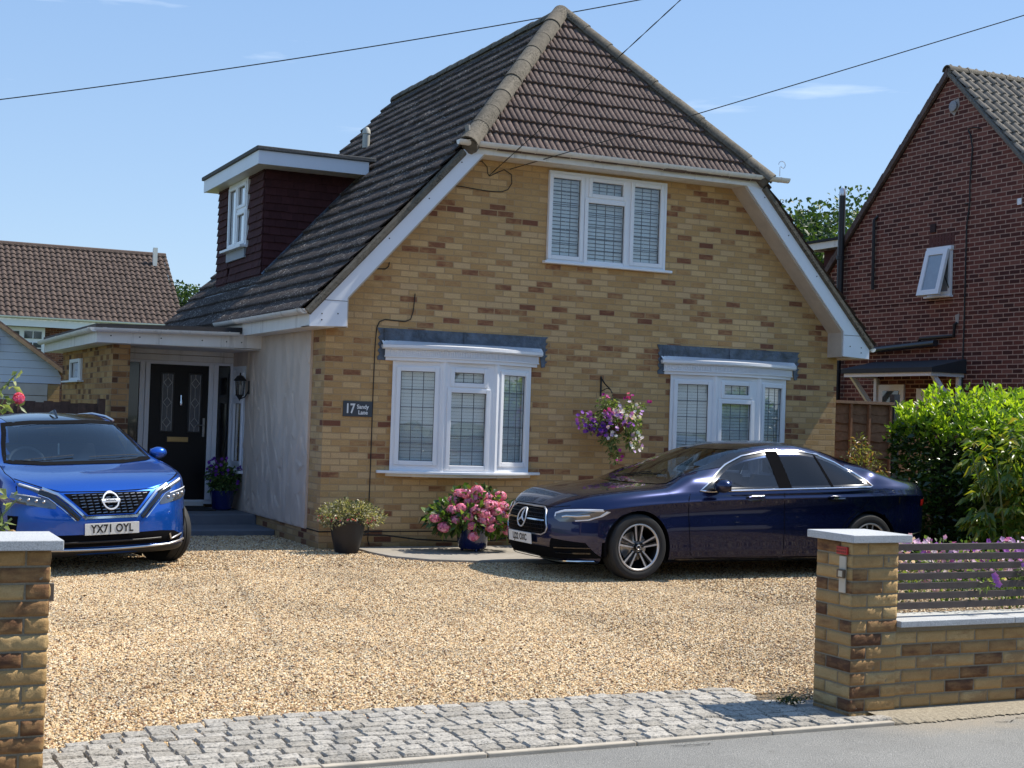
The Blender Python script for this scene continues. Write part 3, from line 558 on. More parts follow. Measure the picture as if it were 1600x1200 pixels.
# ---- window kit
def window(parent, name, o, u, n, W_, z0, z1, lights, room=.35, leads=True, blinds=True, fr=.055, glass=WINGL, label=None, slat=.040, sill=True, lw=.0045, closed=.9, bd=.04):
    f = MB(); f.obox(o, u, n, 0, fr*.7, -.03, .035, z0, z1); f.obox(o, u, n, W_-fr*.7, W_, -.03, .035, z0, z1); f.obox(o, u, n, fr*.7, W_-fr*.7, -.03, .034, z0, z0+fr*.8); f.obox(o, u, n, fr*.7, W_-fr*.7, -.03, .034, z1-fr*.8, z1)
    w = f.build(name, UPVC, parent, bevel=.004, label=label); sa = MB(); ml = MB(); ld_ = MB(); bl = MB(); gas = MB()
    for i, L in enumerate(lights):
        a0, a1, b0, b1, nc, nr = L[:6]; s = .052
        sa.obox(o, u, n, a0-s, a0, -.02, .05, b0-s, b1+s); sa.obox(o, u, n, a1, a1+s, -.02, .05, b0-s, b1+s); sa.obox(o, u, n, a0, a1, -.02, .049, b0-s, b0); sa.obox(o, u, n, a0, a1, -.02, .049, b1, b1+s)
        gas.obox(o, u, n, a0-.004, a0+.006, .012, .0185, b0, b1); gas.obox(o, u, n, a1-.006, a1+.004, .012, .0185, b0, b1); gas.obox(o, u, n, a0+.006, a1-.006, .012, .018, b0-.004, b0+.006); gas.obox(o, u, n, a0+.006, a1-.006, .012, .018, b1-.006, b1+.004)
        MB().obox(o, u, n, a0-.01, a1+.01, .004, .012, b0-.01, b1+.01).build('pane', glass, w)
        if leads:
            for k in range(1, nc): x = a0+(a1-a0)*k/nc; ld_.obox(o, u, n, x-lw, x+lw, .0125, .0155, b0, b1)
            for k in range(1, nr): z = b0+(b1-b0)*k/nr; ld_.obox(o, u, n, a0, a1, .0125, .016, z-lw, z+lw)
    for c0 in [fr*.7+.0]: pass
    # infill between sashes (mullions)
    A = sorted(set([round(L[0]-.052, 4) for L in lights]+[round(L[1]+.052, 4) for L in lights])); ml.obox(o, u, n, .04, W_-.04, -.028, -.002, z0+.04, z1-.04) if False else None
    xs = sorted([(L[0]-.052, L[1]+.052) for L in lights]); e = fr*.7
    for (p0, p1) in xs+[(W_-fr*.7, W_)]:
        if p0-e > .004: ml.obox(o, u, n, e-.004, p0+.004, -.025, .030, z0+.04, z1-.04)
        e = max(e, p1)
    for L in lights:      # horizontal transoms
        for M2 in lights:
            if abs(L[0]-M2[0]) < .2 and M2[2] > L[3]: ml.obox(o, u, n, min(L[0], M2[0])-.05, max(L[1], M2[1])+.05, -.025, .038, L[3]+.045, M2[2]-.045); ml.obox(o, u, n, min(L[0], M2[0])-.055, M2[0]-.045, -.024, .036, M2[2]-.05, z1-.03); ml.obox(o, u, n, M2[1]+.045, max(L[1], M2[1])+.055, -.024, .036, M2[2]-.05, z1-.03)
            # fill above / below shorter lights
        if L[3]+.052 < z1-.1 and not any(abs(L[0]-q[0]) < .2 and q[2] > L[3] for q in lights): pass
    for i, L in enumerate(lights):
        a0, a1 = L[0]-.055, L[1]+.055
        below = [q for q in lights if abs(q[0]-L[0]) < .2 and q[2] < L[2]]; above = [q for q in lights if abs(q[0]-L[0]) < .2 and q[2] > L[2]]
        if not below and L[2]-.05 > z0+.045 and True: ml.obox(o, u, n, a0, a1, -.024, .028, z0+.03, L[2]-.048)
        if not above and L[3]+.05 < z1-.045: ml.obox(o, u, n, a0, a1, -.024, .028, L[3]+.048, z1-.03)
    if ml.v and len(lights) > 1 or (ml.v and len(ml.v) > 24): ml.build('mullion', UPVC, w, bevel=.003)
    elif ml.v:
        for q_ in range(0, len(ml.v), 8): e_ = MB(); e_.v = ml.v[q_:q_+8]; e_.f = list(ml.f[:6]); e_.build('frame_infill', UPVC, w, bevel=.003)
    sa.build('sash', UPVC, w, bevel=.006); gas.build('gasket', DARKP, w)
    if ld_.v: ld_.build('lead_strip', LEADL, w)
    if blinds:
        z = z0+.06; rr = random.Random(int(z0*100)+int(W_*100))
        while z < z1-.05:
            dz = slat*.5*closed; c = slat*.5*(1-closed)+.004; j = rr.uniform(-.0012, .0012)
            P = lambda a, d, zz: (o[0]+u[0]*a+n[0]*d, o[1]+u[1]*a+n[1]*d, zz); V = [P(.0, -bd-c, z+dz+j), P(W_, -bd-c, z+dz+j), P(W_, -bd+c, z-dz+j), P(.0, -bd+c, z-dz+j)]
            bl.add(V, [(0, 1, 2, 3)]); z += slat
        for k in range(1, 6): bl.obox(o, u, n, W_*k/6-.002, W_*k/6+.002, -bd+.010, -bd+.0115, z0+.05, z1-.05)
        bl.build('blind', SLATB, w)
    return w
UX = (1, 0); NF = (0, -1)
win = window(H, 'window', (2.82, 0), UX, NF, 1.71, 3.36, 4.49, [(.05, .44, 3.435, 4.40, 3, 6), (.605, 1.05, 4.25, 4.40, 4, 1), (.555, 1.08, 3.39, 4.13, 4, 5), (1.22, 1.61, 3.435, 4.40, 3, 6)], closed=.80, bd=.06, slat=.048,
             label='upstairs window of three lights with leaded panes and half open blind')
MB().box(2.77, 4.62, -.075, .02, 3.325, 3.358).build('sill', UPVC, win, bevel=.006)
MB().box(2.80, 4.55, .10, .27, 3.3, 4.55).build('window_backing', ROOMD, win)
def bow(x0, d, lab):
    w = MB(); xs = [x0, x0+.56, x0+1.24, x0+1.80]; ys = [0, -d, -d, 0]; root = None
    pts = list(zip(xs, ys)); holder = None
    lt = [[(.085, .085+.40, .845, 1.90, 3, 5)], [(.125, .51, 1.785, 1.905, 3, 1), (.09, .545, .80, 1.665, 3, 5)], [(.085, .085+.39, .845, 1.90, 3, 5)]]
    ws = []
    for i in range(3):
        a = Vector((*pts[i], 0)); b_ = Vector((*pts[i+1], 0)); u = (b_-a).normalized(); L = (b_-a).length
        if i != 1: l0 = (L-.40)/2; l = [(l0, l0+.40, .845, 1.90, 3, 5)]
        else: l = lt[1]
        ws.append((a, u, L, l))
    root = None
    for i, (a, u, L, l) in enumerate(ws):
        nrm = (u.y, -u.x)
        o = window(H if i == 0 else H, 'bow_window_light', (a.x, a.y), (u.x, u.y), nrm, L, .72, 2.02, l, closed=.93, label=lab+' '+('left light', 'middle light with small vent above', 'right light')[i])
        root = root or o
    for i in (1, 2): MB().tube([(pts[i][0], pts[i][1]-.012, .72), (pts[i][0], pts[i][1]-.012, 2.02)], .035, 8).build('corner_post', UPVC, root)
    # sill: bowed board
    def arc(xa, xb, p0, pm, n=20): return [(xa+(xb-xa)*k/n, -(p0+(pm-p0)*(1-(2*k/n-1)**2))) for k in range(n+1)]
    s = arc(x0-.17, x0+1.97, .045, d+.095); MB().prism([(x, y, .69) for x, y in s]+[(x0+1.97, .0, .69), (x0-.17, .0, .69)], (0, 0, .033)).build('sill', UPVC, root, bevel=.006)
    s = arc(x0-.05, x0+1.85, .02, d+.04); MB().prism([(x, y, .655) for x, y in s]+[(x0+1.85, .0, .655), (x0-.05, 0, .655)], (0, 0, .034)).build('sill_board', UPVCD, root)
    # canopy
    c = MB()
    for (o1, h0, h1, p) in ((.10, 2.02, 2.06, .035), (.12, 2.06, 2.075, .05), (.115, 2.075, 2.155, .04), (.15, 2.155, 2.168, .07), (.155, 2.168, 2.205, .085)):
        s = arc(x0-o1, x0+1.8+o1, p-.02, d+.055+p); c.prism([(x, y, h0) for x, y in s]+[(x0+1.8+o1, 0, h0), (x0-o1, 0, h0)], (0, 0, h1-h0))
    can = c.build('bow_canopy', UPVC, root, bevel=.003)
    s = arc(x0-.155, x0+1.955, .065, d+.14); n = len(s); V = [(x, y, 2.2055) for x, y in s]+[(x0-.155+(2.11)*k/(n-1), -.002, 2.262) for k in range(n)]
    MB().add(V, [(k, k+1, n+k+1, n+k) for k in range(n-1)]).build('canopy_top', UPVC, root)
    fl = MB(); s = arc(x0-.113, x0+1.913, .0215, d+.0965, 96)
    for k in range(len(s)-1):
        x, y = s[k]; x2, y2 = s[k+1]; fl.add([(x, y-.000, 2.082), (x+(x2-x)*.45, y, 2.082), (x+(x2-x)*.45, y, 2.150), (x, y, 2.150), (x, y-.009, 2.082), (x+(x2-x)*.45, y-.009, 2.082), (x+(x2-x)*.45, y-.009, 2.150), (x, y-.009, 2.150)], [(4, 5, 6, 7), (0, 4, 7, 3), (1, 2, 6, 5), (3, 7, 6, 2), (0, 1, 5, 4)])
    fl.build('fluting', UPVC, root)
    # lead flashing with stepped ends
    P = [(x0-.215, 2.40), (x0+2.04, 2.405)]
    z = 2.405; xr = x0+2.045; st = []
    for k in range(5): st += [(xr+.00, z-.0), (xr-.035, z-.035), (xr-.035, z-.072)]; z -= .076
    P = [(x0-.215, 2.40), (x0+2.045, 2.405)]+st[1:]+[(x0+1.96, 2.02), (x0+1.93, 2.20)]+[(x0+.9, 2.24)]+[(x0-.11, 2.20), (x0-.09, 2.02), (x0-.20, 2.02)]
    z = 2.06
    for k in range(4): P += [(x0-.20, z), (x0-.172, z+.03), (x0-.20, z+.074)]; z += .076
    fl = MB().prism([(x, -.001, z) for x, z in P], (0, -.011, 0)); L_ = fl.build('lead_flashing', LEAD, root, bevel=.003)
    MB().tube([(x0+.90, -.014, 2.24), (x0+.905, -.016, 2.40)], .010, 6).build('lead_joint', LEAD, root); MB().tube([(x0-.115, -.014, 2.05), (x0-.125, -.015, 2.39)], .008, 6).build('lead_joint', LEAD, root)
    MB().box(x0+.0, x0+1.8, .06, .12, .7, 2.03).build('window_backing', ROOMD, root)
    MB().box(x0+.01, x0+1.79, -.02, .055, .722, .74).build('inner_sill', UPVC, root)
    return root
bow(.84, .23, 'left bow window'); bow(4.68, .20, 'right bow window')
# ---- porch extension at the left
wl = MB(); wl.box(-1.88, -1.66, 3.0, 7.4, -.5, 2.17); wl.box(-1.66, 0, 4.13, 4.3, -.5, 2.3); wl.build('garage_wall', BRICKG, H)
gw = window(H, 'window', (-1.88, 6.42), (0, -1), (-1, 0), .98, 1.72, 2.04, [(.10, .88, 1.77, 1.99, 1, 1)], leads=False, blinds=False, sill=False, fr=.04, label='tiny white window high in the porch side wall')
MB().box(-1.97, -1.87, 5.3, 6.9, 1.70, 1.725).build('sill', UPVC, gw)
fp = MB(); fp.prism([(-2.15, 2.62, 2.17), (-.0, 2.62, 2.19), (-.0, 2.62, 2.375), (-2.15, 2.62, 2.345)], (0, .025, 0)); fp.box(-2.15, -2.125, 2.645, 7.5, 2.17, 2.345); ff = fp.build('porch_fascia', UPVCD, H)
for x in (-1.98, -1.62, -1.35, -.82, -.50, -.3): MB().tube([(x, 2.622, 2.26), (x, 2.617, 2.26)], .009, 8).build('cover_nail', MATTE, ff)
MB().box(-2.13, -.02, 2.64, 7.5, 2.171, 2.18).build('porch_soffit', UPVCD, H)
fr_ = MB(); fr_.prism([(-2.17, 2.60, 2.36), (-.30, 2.60, 2.39), (-.30, 2.60, 2.455), (-2.17, 2.60, 2.405)], (0, 4.9, 0)); fr_.build('flat_roof', pbr('black_roofing_felt', (.018, .018, .022), .85, bump=.5, bs=30), H)
gutter('gutter', (-2.20, 2.555, 2.350), (-.36, 2.555, 2.385), .052, UPVCD, H); gutter('gutter', (-2.205, 2.52, 2.350), (-2.205, 7.6, 2.340), .052, UPVCD, H)
# door screen
DF = MB(); y0 = 4.1
DF.box(-1.66, 0, 4.07, 4.12, .04, .10); DF.box(-1.66, .0, 4.065, 4.12, 1.985, 2.02); DF.box(-1.325, -1.255, 4.05, 4.12, .1, 2.0); DF.box(-1.25, -1.185, 4.045, 4.12, .1, 2.0); DF.box(-.37, -.305, 4.045, 4.12, .1, 2.0); DF.box(-.30, -.235, 4.05, 4.12, .1, 2.0); DF.box(-.062, -.001, 4.05, 4.12, .1, 2.0)
DF.box(-1.185, -.37, 4.05, 4.12, 1.972, 1.986); DF.box(-1.6, -1.325, 4.055, 4.11, .10, .17); DF.box(-.235, -.06, 4.055, 4.11, .10, .17)
scr = DF.build('door_frame', UPVC, H, bevel=.004)
MB().box(-1.66, -1.325, 4.085, 4.093, .17, 1.985).build('pane', BLACKG, scr); MB().box(-.235, -.062, 4.085, 4.093, .17, 1.985).build('pane', BLACKG, scr)
cl = MB()
for k in range(3): cl.box(-1.66, 0, 4.05+.0, 4.115, 2.022+k*.09, 2.022+k*.09+.083)
cl.build('porch_cladding', UPVCD, H, bevel=.003)
dr = MB(); dr.box(-1.185, -.37, 4.068, 4.11, .10, 1.972)
door = dr.build('door', pbr('black_door_paint', (.006, .006, .008), .42, spec=.3), H)
GR = glass_mat('obscure_pane', (.5, .5, .5), .6, .9, .15)
for xa in (-1.035, -.65):
    MB().box(xa, xa+.19, 4.055, 4.069, 1.03, 1.86).build('door_moulding', pbr('black_moulding', (.012, .012, .014), .35), door, bevel=.006)
    MB().box(xa+.018, xa+.172, 4.050, 4.0555, 1.05, 1.84).build('glazed_panel', pbr('obscured_glass', (.11, .115, .125), .22, var=.2, bump=.5, bs=150), door)
    z = MB()
    for zc in (1.17, 1.445, 1.72):
        P = [(xa+.095, zc-.07), (xa+.15, zc), (xa+.095, zc+.07), (xa+.04, zc)]
        for i in range(4): z.tube([(P[i][0], 4.049, P[i][1]), (P[(i+1) % 4][0], 4.049, P[(i+1) % 4][1])], .005, 6)
    for zz in ((1.05, 1.10), (1.24, 1.375), (1.515, 1.65), (1.79, 1.84)): z.tube([(xa+.095, 4.049, zz[0]), (xa+.095, 4.049, zz[1])], .004, 6)
    for xx in (xa+.03, xa+.16): z.tube([(xx, 4.049, 1.06), (xx, 4.049, 1.83)], .003, 6)
    z.build('bevel_lead', pbr('silver_lead', (.42, .42, .42), .4, metal=.5), door)
MB().box(-.932, -.62, 4.056, 4.068, .895, .975).build('letterbox_surround', DARKP, door); MB().box(-.922, -.63, 4.048, 4.056, .90, .97).build('letterbox', pbr('aged_brass', (.36, .27, .13), .35, metal=1), door, bevel=.004)
k = MB(); k.lathe([(.0, .0), (.022, .01), (.028, .05), (.02, .09), (.010, .11), (.018, .125), (.0, .15)], (-.752, 4.04, 1.40), 10); k.tube([(-.752, 4.035, 1.55), (-.752, 4.028, 1.50), (-.752, 4.02, 1.43)], .012, 8); k.build('knocker', CHROME, door, smooth=True)
k = MB(); k.box(-.435, -.405, 4.050, 4.068, .98, 1.24); k.tube([(-.42, 4.05, 1.14), (-.42, 4.01, 1.14), (-.53, 4.008, 1.14)], .010, 8); k.lathe([(0, 0), (.014, .0), (.014, .02), (0, .02)], (-.42, 4.035, 1.04), 8, 'y'); k.build('handle', pbr('worn_steel', (.35, .35, .35), .35, metal=.9), door, bevel=.002)
st = MB(); st.box(-1.66, -.002, 2.655, 4.06, -.4, .0); a = st.build('step', pbr('grey_painted_concrete', (.13, .14, .16), .8, var=.2, vs_=3, bump=.3, bs=60), H, bevel=.012); MB().box(-1.66, -.002, 1.77, 2.655, -.4, -.128).build('step', MATS['grey_painted_concrete'], H, bevel=.012)
MB().box(-1.15, -.40, 3.25, 3.95, .001, .018).build('doormat', pbr('coir_mat', (.025, .022, .02), 1), H)
MB().box(-1.0, -.40, 3.985, 4.06, .02, .075).build('threshold', UPVCD, scr)
sw = window(H, 'window', (-.001, 4.04), (0, -1), (-1, 0), .70, .54, 1.98, [(.16, .54, 1.58, 1.83, 1, 1), (.16, .54, .66, 1.46, 1, 1)], leads=False, blinds=False, label='narrow white side window beside the porch door')
MB().box(.005, .02, 3.35, 4.04, .5, 2).build('window_backing', ROOMD, sw); MB().box(-.11, .0, 3.30, 4.1, .505, .54).build('sill', UPVC, sw)
# ---- dormer
dz0, dz1 = 3.2, 4.84; yA, yB, XD = 3.95, 6.56, .30
dm = MB(); dm.prism([(XD+.02, yA+.02, 3.1), (XD+.02, yA+.02, dz1), (2.0, yA+.02, dz1), (2.0, yA+.02, zL(2.0)-.3), (XD+.02, yA+.02, zL(XD)-.1)], (0, yB-yA-.04, 0)); dorm = dm.build('dormer', PLUM, H)
def hung(name, O, U, N_, Wd, z0, z1, mat, parent, ch=.112, tw=.165, clipf=None, hole=None):
    V = []; F = []; r = 0; z = z0
    while z < z1:
        off = (r % 2)*tw*.5; a = -off
        while a < Wd:
            a0, a1 = max(a, 0)+.0012, min(a+tw, Wd)-.0012; top = min(z+ch+.03, z1)
            if a1-a0 > .01 and not (hole and a1 > hole[0] and a0 < hole[1] and z+ch*.6 > hole[2] and z < hole[3]) and (clipf is None or clipf((a0+a1)/2, z+ch)):
                if hole and a0 < hole[0] < a1: a1 = hole[0]
                b = len(V); j = RNG.normal(0, .0015); d0 = .030+j; d1 = .006
                for (aa, dd, zz) in ((a0, d0, z+j), (a1, d0, z+j), (a1, d1, top), (a0, d1, top), (a0, 0, z+j), (a1, 0, z+j)): V.append((O[0]+U[0]*aa+N_[0]*dd, O[1]+U[1]*aa+N_[1]*dd, zz))
                F += [(b, b+1, b+2, b+3), (b+4, b+5, b+1, b), (b+4, b, b+3, b+3), (b+5, b+2, b+2, b+1)]
            a += tw
        z += ch; r += 1
    m = MB(); m.v = V; m.f = [tuple(dict.fromkeys(f)) for f in F]; me = bpy.data.meshes.new(name); M = ROOT[parent.name]
    me.from_pydata([tuple(M @ Vector(v)) for v in m.v], [], m.f); me.update(); return link(name, me, mat, parent)
hung('hung_tiles', (XD, yA), (1, 0), (0, -1), 1.7, dz0-.1, dz1, PLUM, dorm, clipf=lambda a, z: z > zL(XD+a)-.06)
wy0, wy1 = 4.76, 5.86
hung('hung_tiles', (XD, yB), (0, -1), (-1, 0), yB-yA, dz0, dz1, PLUM, dorm, hole=(yB-wy1-.0, yB-wy0+.0, 3.78, 5))
dw = window(H, 'window', (XD, wy1), (0, -1), (-1, 0), wy1-wy0, 3.80, 4.80, [(.09, .46, 3.88, 4.70, 1, 1), (.60, .99, 4.43, 4.70, 1, 1), (.60, .99, 3.88, 4.28, 1, 1)], leads=False, blinds=False, label='dormer window with white frame')
MB().box(XD-.13, XD, wy0-.03, wy1+.08, 3.765, 3.80).build('sill', UPVC, dw); MB().box(XD+.005, XD+.02, wy0, wy1, 3.8, 4.8).build('net_curtain', pbr('pale_curtain', (.55, .56, .6), .8), dw); MB().box(XD-.05, XD, wy0+.02, wy1-.02, 3.62, 3.765).build('lead_apron', pbr('pale_lead', (.26, .29, .33), .5), dw)
m = MB(); m.box(.08, 1.70, 3.53, 3.555, 4.80, 4.99); m.box(.08, .105, 3.555, 6.75, 4.80, 4.99); m.build('dormer_fascia', BARGE, dorm, bevel=.002)
MB().box(.10, 1.76, 3.55, 6.75, 4.805, 4.82).build('dormer_soffit', UPVCD, dorm)
m = MB(); m.box(.05, 1.80, 3.50, 6.80, 4.992, 5.05); m.build('dormer_roof', pbr('mineral_felt', (.10, .10, .10), .95, var=.4, vs_=30, bump=.9, bs=40, bd=.01), dorm, bevel=.01)
m = MB(); m.prism([(XD-.16, yA-.25, zL(XD-.16)+.062), (XD-.16, yB+.1, zL(XD-.16)+.062), (XD+.06, yB+.1, zL(XD)+.10), (XD+.06, yA-.25, zL(XD)+.10)], (0, 0, .006)); m.build('lead_apron', pbr('pale_lead', (.26, .29, .33), .5), dorm)
m = MB(); pts = [(x, yA-.05, zL(x)+.065) for x in np.linspace(XD, 1.75, 12)]; m.tube(pts, .03, 6); m.build('lead_soaker', LEAD, dorm)
# ------------------------------------------------------------------ real brick faces for the near walls
def brick_face(V, F, o, u, n, W_, z0, nrow, off0=0.0, proud=.007, amp=.0045, seed=1, rockf=None):
    r_ = np.random.default_rng(seed); bl, bh, jt = .215, .065, .010; NU, NV = 13, 5
    for r in range(nrow):
        z = z0+r*.075+jt/2; a = -((off0+(r % 2)*.1125) % .225)
        while a < W_-.004:
            a0, a1 = max(a, 0), min(a+bl, W_)
            if a1-a0 > .03:
                nu = max(4, int(NU*(a1-a0)/bl)+1); aa = np.linspace(a0, a1, nu); zz = np.linspace(z, z+bh, NV); A, Z = np.meshgrid(aa, zz, indexing='ij')
                d = proud+r_.normal(0, .0012)+r_.normal(0, amp, A.shape)*(1-.3*0); edge = np.zeros(A.shape, bool); edge[[0, -1]] = 1; edge[:, [0, -1]] = 1
                rk = rockf((a0+a1)/2, z) if rockf else 1
                d = proud+(d-proud)*rk; d[edge] = proud-.004+r_.normal(0, .0008, edge.sum()); A = A+np.where(edge, r_.normal(0, .0008, A.shape), 0); A = np.clip(A, 0 if a0 <= 0 else -9, W_ if a1 >= W_ else 99)
                P = np.stack([o[0]+u[0]*A+n[0]*d, o[1]+u[1]*A+n[1]*d, Z], -1).reshape(-1, 3)
                per = [(0, j) for j in range(NV)]+[(i, NV-1) for i in range(1, nu)]+[(nu-1, j) for j in range(NV-2, -1, -1)]+[(i, 0) for i in range(nu-2, 0, -1)]
                pi = np.array([i*NV+j for i, j in per]); back = P[pi]-np.array([n[0], n[1], 0])*(proud+.004)*1.0
                b = sum(len(q) for q in V); i, j = np.meshgrid(np.arange(nu-1), np.arange(NV-1), indexing='ij'); k = (i*NV+j).ravel()+b
                F.append(np.stack([k, k+NV, k+NV+1, k+1], 1)); m = len(pi); bi = b+len(P)+np.arange(m); F.append(np.stack([pi+b, np.roll(pi, -1)+b, np.roll(bi, -1), bi], 1)); V.append(P); V.append(back)
            a += .225
t = NT('pitched_faced_brick'); g = t.n('NewGeometry'); v = g.outputs['Position']; m2 = t.n('Mapping'); m2.inputs['Scale'].default_value = (7, 7, 20); t.l(v, m2.inputs[0])
ti = t.math('ADD', g.outputs['Random Per Island'], t.math('MULTIPLY', t.math('SUBTRACT', t.noise(m2.outputs[0], 1, 3), .5), .75))
c = t.ramp(ti, [(0, (.11, .055, .032)), (.08, (.17, .088, .044)), (.2, (.27, .155, .07)), (.45, (.38, .24, .105)), (.7, (.43, .28, .125)), (.88, (.47, .33, .16)), (1, (.33, .21, .10))])
fn = t.noise(v, 130, 6, .75); c = t.mix(.6, c, t.ramp(fn, [(.25, .6), (.75, 1.3)]), 'MULTIPLY'); t.l(c, t.p.inputs[0]); t.p.inputs['Roughness'].default_value = .88; t.p.inputs['Specular IOR Level'].default_value = .2; t.bump(fn, .8, .005); PFB = t.m
t = NT('old_mortar'); v = t.pos(); f = t.noise(v, 120, 5, .7); c = t.mix(.6, (.25, .21, .15), t.ramp(f, [(.3, .6), (.7, 1.2)]), 'MULTIPLY'); t.l(c, t.p.inputs[0]); t.p.inputs['Roughness'].default_value = 1; t.bump(f, .8, .004); MORT = t.m
def slab(m, x0, x1, y0, y1, z0, z1): m.box(x0, x1, y0, y1, z0, z1)
gp = thing('gate_pillar', 'square brick gate pillar with grey stone cap, red plaque and cream bell plate', 'gate pillar', (0.353, -9.14, -.26), group='brick gate pillars')
MB().box(0.189, 0.517, -9.304, -8.976, -.32, .74).build('pillar_core', MORT, gp)
V = []; F = []
brick_face(V, F, (0.189, -9.304), (1, 0), (0, -1), .328, -.31, 14, 0, seed=2, amp=.0030); brick_face(V, F, (0.189, -8.976), (0, -1), (-1, 0), .328, -.31, 14, .1125, seed=3, amp=.0016)
brick_face(V, F, (0.517, -8.976), (-1, 0), (0, 1), .328, -.31, 14, 0, seed=4, amp=.001); brick_face(V, F, (0.517, -9.304), (0, 1), (1, 0), .328, -.31, 14, .1125, seed=5, amp=.001)
raw('brickwork', np.concatenate(V), np.concatenate(F), PFB, gp)
MB().box(.143, .573, -9.362, -8.93, .741, .786).build('coping_stone', COPE, gp, bevel=.004)
pl = MB(); pl.box(0.165, 0.179, -9.275, -9.18, .665, .71); q = pl.build('red_plaque', pbr('red_enamel', (.42, .02, .02), .4), gp, bevel=.002)
m = MB()
for k in range(2):
    for i in range(5): m.box(0.1635, 0.1652, -9.268+i*.018, -9.256+i*.018, .674+k*.018, .684+k*.018)
m.build('lettering', pbr('dark_red_print', (.16, .01, .01), .5), q)
q = MB().box(0.169, 0.179, -9.262, -9.205, .445, .655).build('bell_plate', pbr('cream_plate', (.50, .44, .35), .5), gp, bevel=.002); MB().box(0.149, 0.17, -9.268, -9.205, .53, .58).build('bell_box', pbr('bronze_box', (.13, .10, .075), .3, metal=.6), q, bevel=.004); MB().box(0.147, 0.15, -9.260, -9.225, .538, .572).build('bell_button', pbr('light_lens', (.5, .45, .36), .2), q)
lp = thing('gate_pillar', 'brick gate pillar cut by the left edge, stone cap, beside rose leaves', 'gate pillar', (-4.43, -9.1, -.26), group='brick gate pillars')
MB().box(-4.62, -4.245, -9.264, -8.936, -.33, .74).build('pillar_core', MORT, lp)
V = []; F = []; brick_face(V, F, (-4.62, -9.264), (1, 0), (0, -1), .375, -.31, 14, .06, seed=12, amp=.0026); brick_face(V, F, (-4.245, -9.264), (0, 1), (1, 0), .328, -.31, 14, .1125, seed=13, amp=.0015); brick_face(V, F, (-4.245, -8.936), (-1, 0), (0, 1), .375, -.31, 14, .06, seed=14, amp=.001)
raw('brickwork', np.concatenate(V), np.concatenate(F), PFB, lp); MB().box(-4.70, -4.198, -9.335, -8.865, .741, .786).build('coping_stone', COPE, lp, bevel=.004)
m = MB(); m.box(-4.245, -4.212, -9.19, -9.16, .50, .58); m.build('gate_hook', pbr('dull_bracket', (.12, .10, .08), .6), lp, bevel=.003)
gw_ = thing('garden_wall', 'low brick front wall with pale stone coping right of the gate pillar', 'wall', (2.5, -9.2, -.26))
MB().box(.52, 6.5, -9.286, -9.08, -.32, .245).build('wall_core', MORT, gw_)
V = []; F = []; brick_face(V, F, (.518, -9.286), (1, 0), (0, -1), 6.0, -.31, 7, .05, seed=22, amp=.0008, proud=.006)
brick_face(V, F, (6.5, -9.08), (-1, 0), (0, 1), 6.0, -.31, 7, .05, seed=23, amp=.0008)
raw('brickwork', np.concatenate(V), np.concatenate(F), PFB, gw_)
for i in range(7): MB().box(.525+i*.88 if i else .52, .525+i*.88+.875, -9.345, -9.03, .2452, .282).build('coping_slab', COPE, gw_, bevel=.004)
sf_ = thing('slat_fence', 'brown horizontal slat screen standing on the low front wall', 'fence', (2.5, -9.2, .28)); SL = pbr('brown_composite', (.075, .055, .048), .6, var=.25, vs_=12, bump=.3, bs=120, streak=False)
for k in range(7): MB().box(.52, 6.4, -9.212, -9.190, .330+k*.0582, .330+k*.0582+.040).build('slat', SL, sf_, bevel=.002)
for x in (.58, 2.4, 4.2, 6.0): MB().box(x-.02, x+.02, -9.189, -9.15, .283, .735).build('post', SL, sf_)
# ---- fences
FW = tile_mat('dark_stained_board', (.075, .042, .028), (.13, .075, .05), (.18, .11, .07), .7); FW2 = tile_mat('brown_lap_board', (.20, .092, .045), (.32, .155, .08), (.13, .07, .045), .66)
f1 = thing('board_fence', 'dark brown vertical board fence behind the blue car', 'fence', (-3.6, 3.05, -.3)); rr = random.Random(9); m = MB(); x = -7.0
while x < -2.03: w = .118+rr.uniform(-.01, .01); z = 1.40+rr.uniform(-.012, .012); m.prism([(x, 3.05, -.3), (x+w, 3.05+.012, -.3), (x+w, 3.062, z), (x, 3.05, z)], (0, .018, 0)); x += w-.012
m.build('boards', FW, f1); MB().box(-2.04, -1.95, 3.0, 3.1, -.3, 1.46).build('post', FW, f1, bevel=.004); MB().box(-4.0, -3.9, 3.07, 3.16, -.3, 1.44).build('post', FW, f1); MB().box(-7, -2.05, 3.065, 3.11, 1.1, 1.18).build('rail', FW, f1)
f2 = thing('lap_fence', 'brown lap panel fence between the house corner and hedge', 'fence', (7.95, .15, -.2)); m = MB(); z = -.15; k = 0
while z < 1.72:
    P = [(7.38+i*1.10/14, .14-(.012 if k % 2 else 0), z+.012*math.sin(i*1.3+k*2)) for i in range(15)]; m.add([p for p in P]+[(p[0], .155, z+.155) for p in P], [(i, i+1, 16+i, 15+i) for i in range(14)]); z += .125; k += 1
pn = m.build('panel', FW2, f2)
for x in (7.385, 7.70, 8.02, 8.40): MB().box(x, x+.035, .095, .135, -.15, 1.74).build('batten', FW2, f2)
MB().box(7.37, 8.46, .08, .17, 1.745, 1.785).build('capping', tile_mat('bright_capping', (.22, .13, .08), (.30, .18, .11), (.2, .1, .07)), f2); MB().box(8.46, 8.56, .09, .19, -.2, 1.90).build('post', pbr('grey_post', (.05, .05, .055), .8), f2)
MB().box(8.56, 11.6, .12, .16, -.2, 1.74).build('panel', FW2, f2)
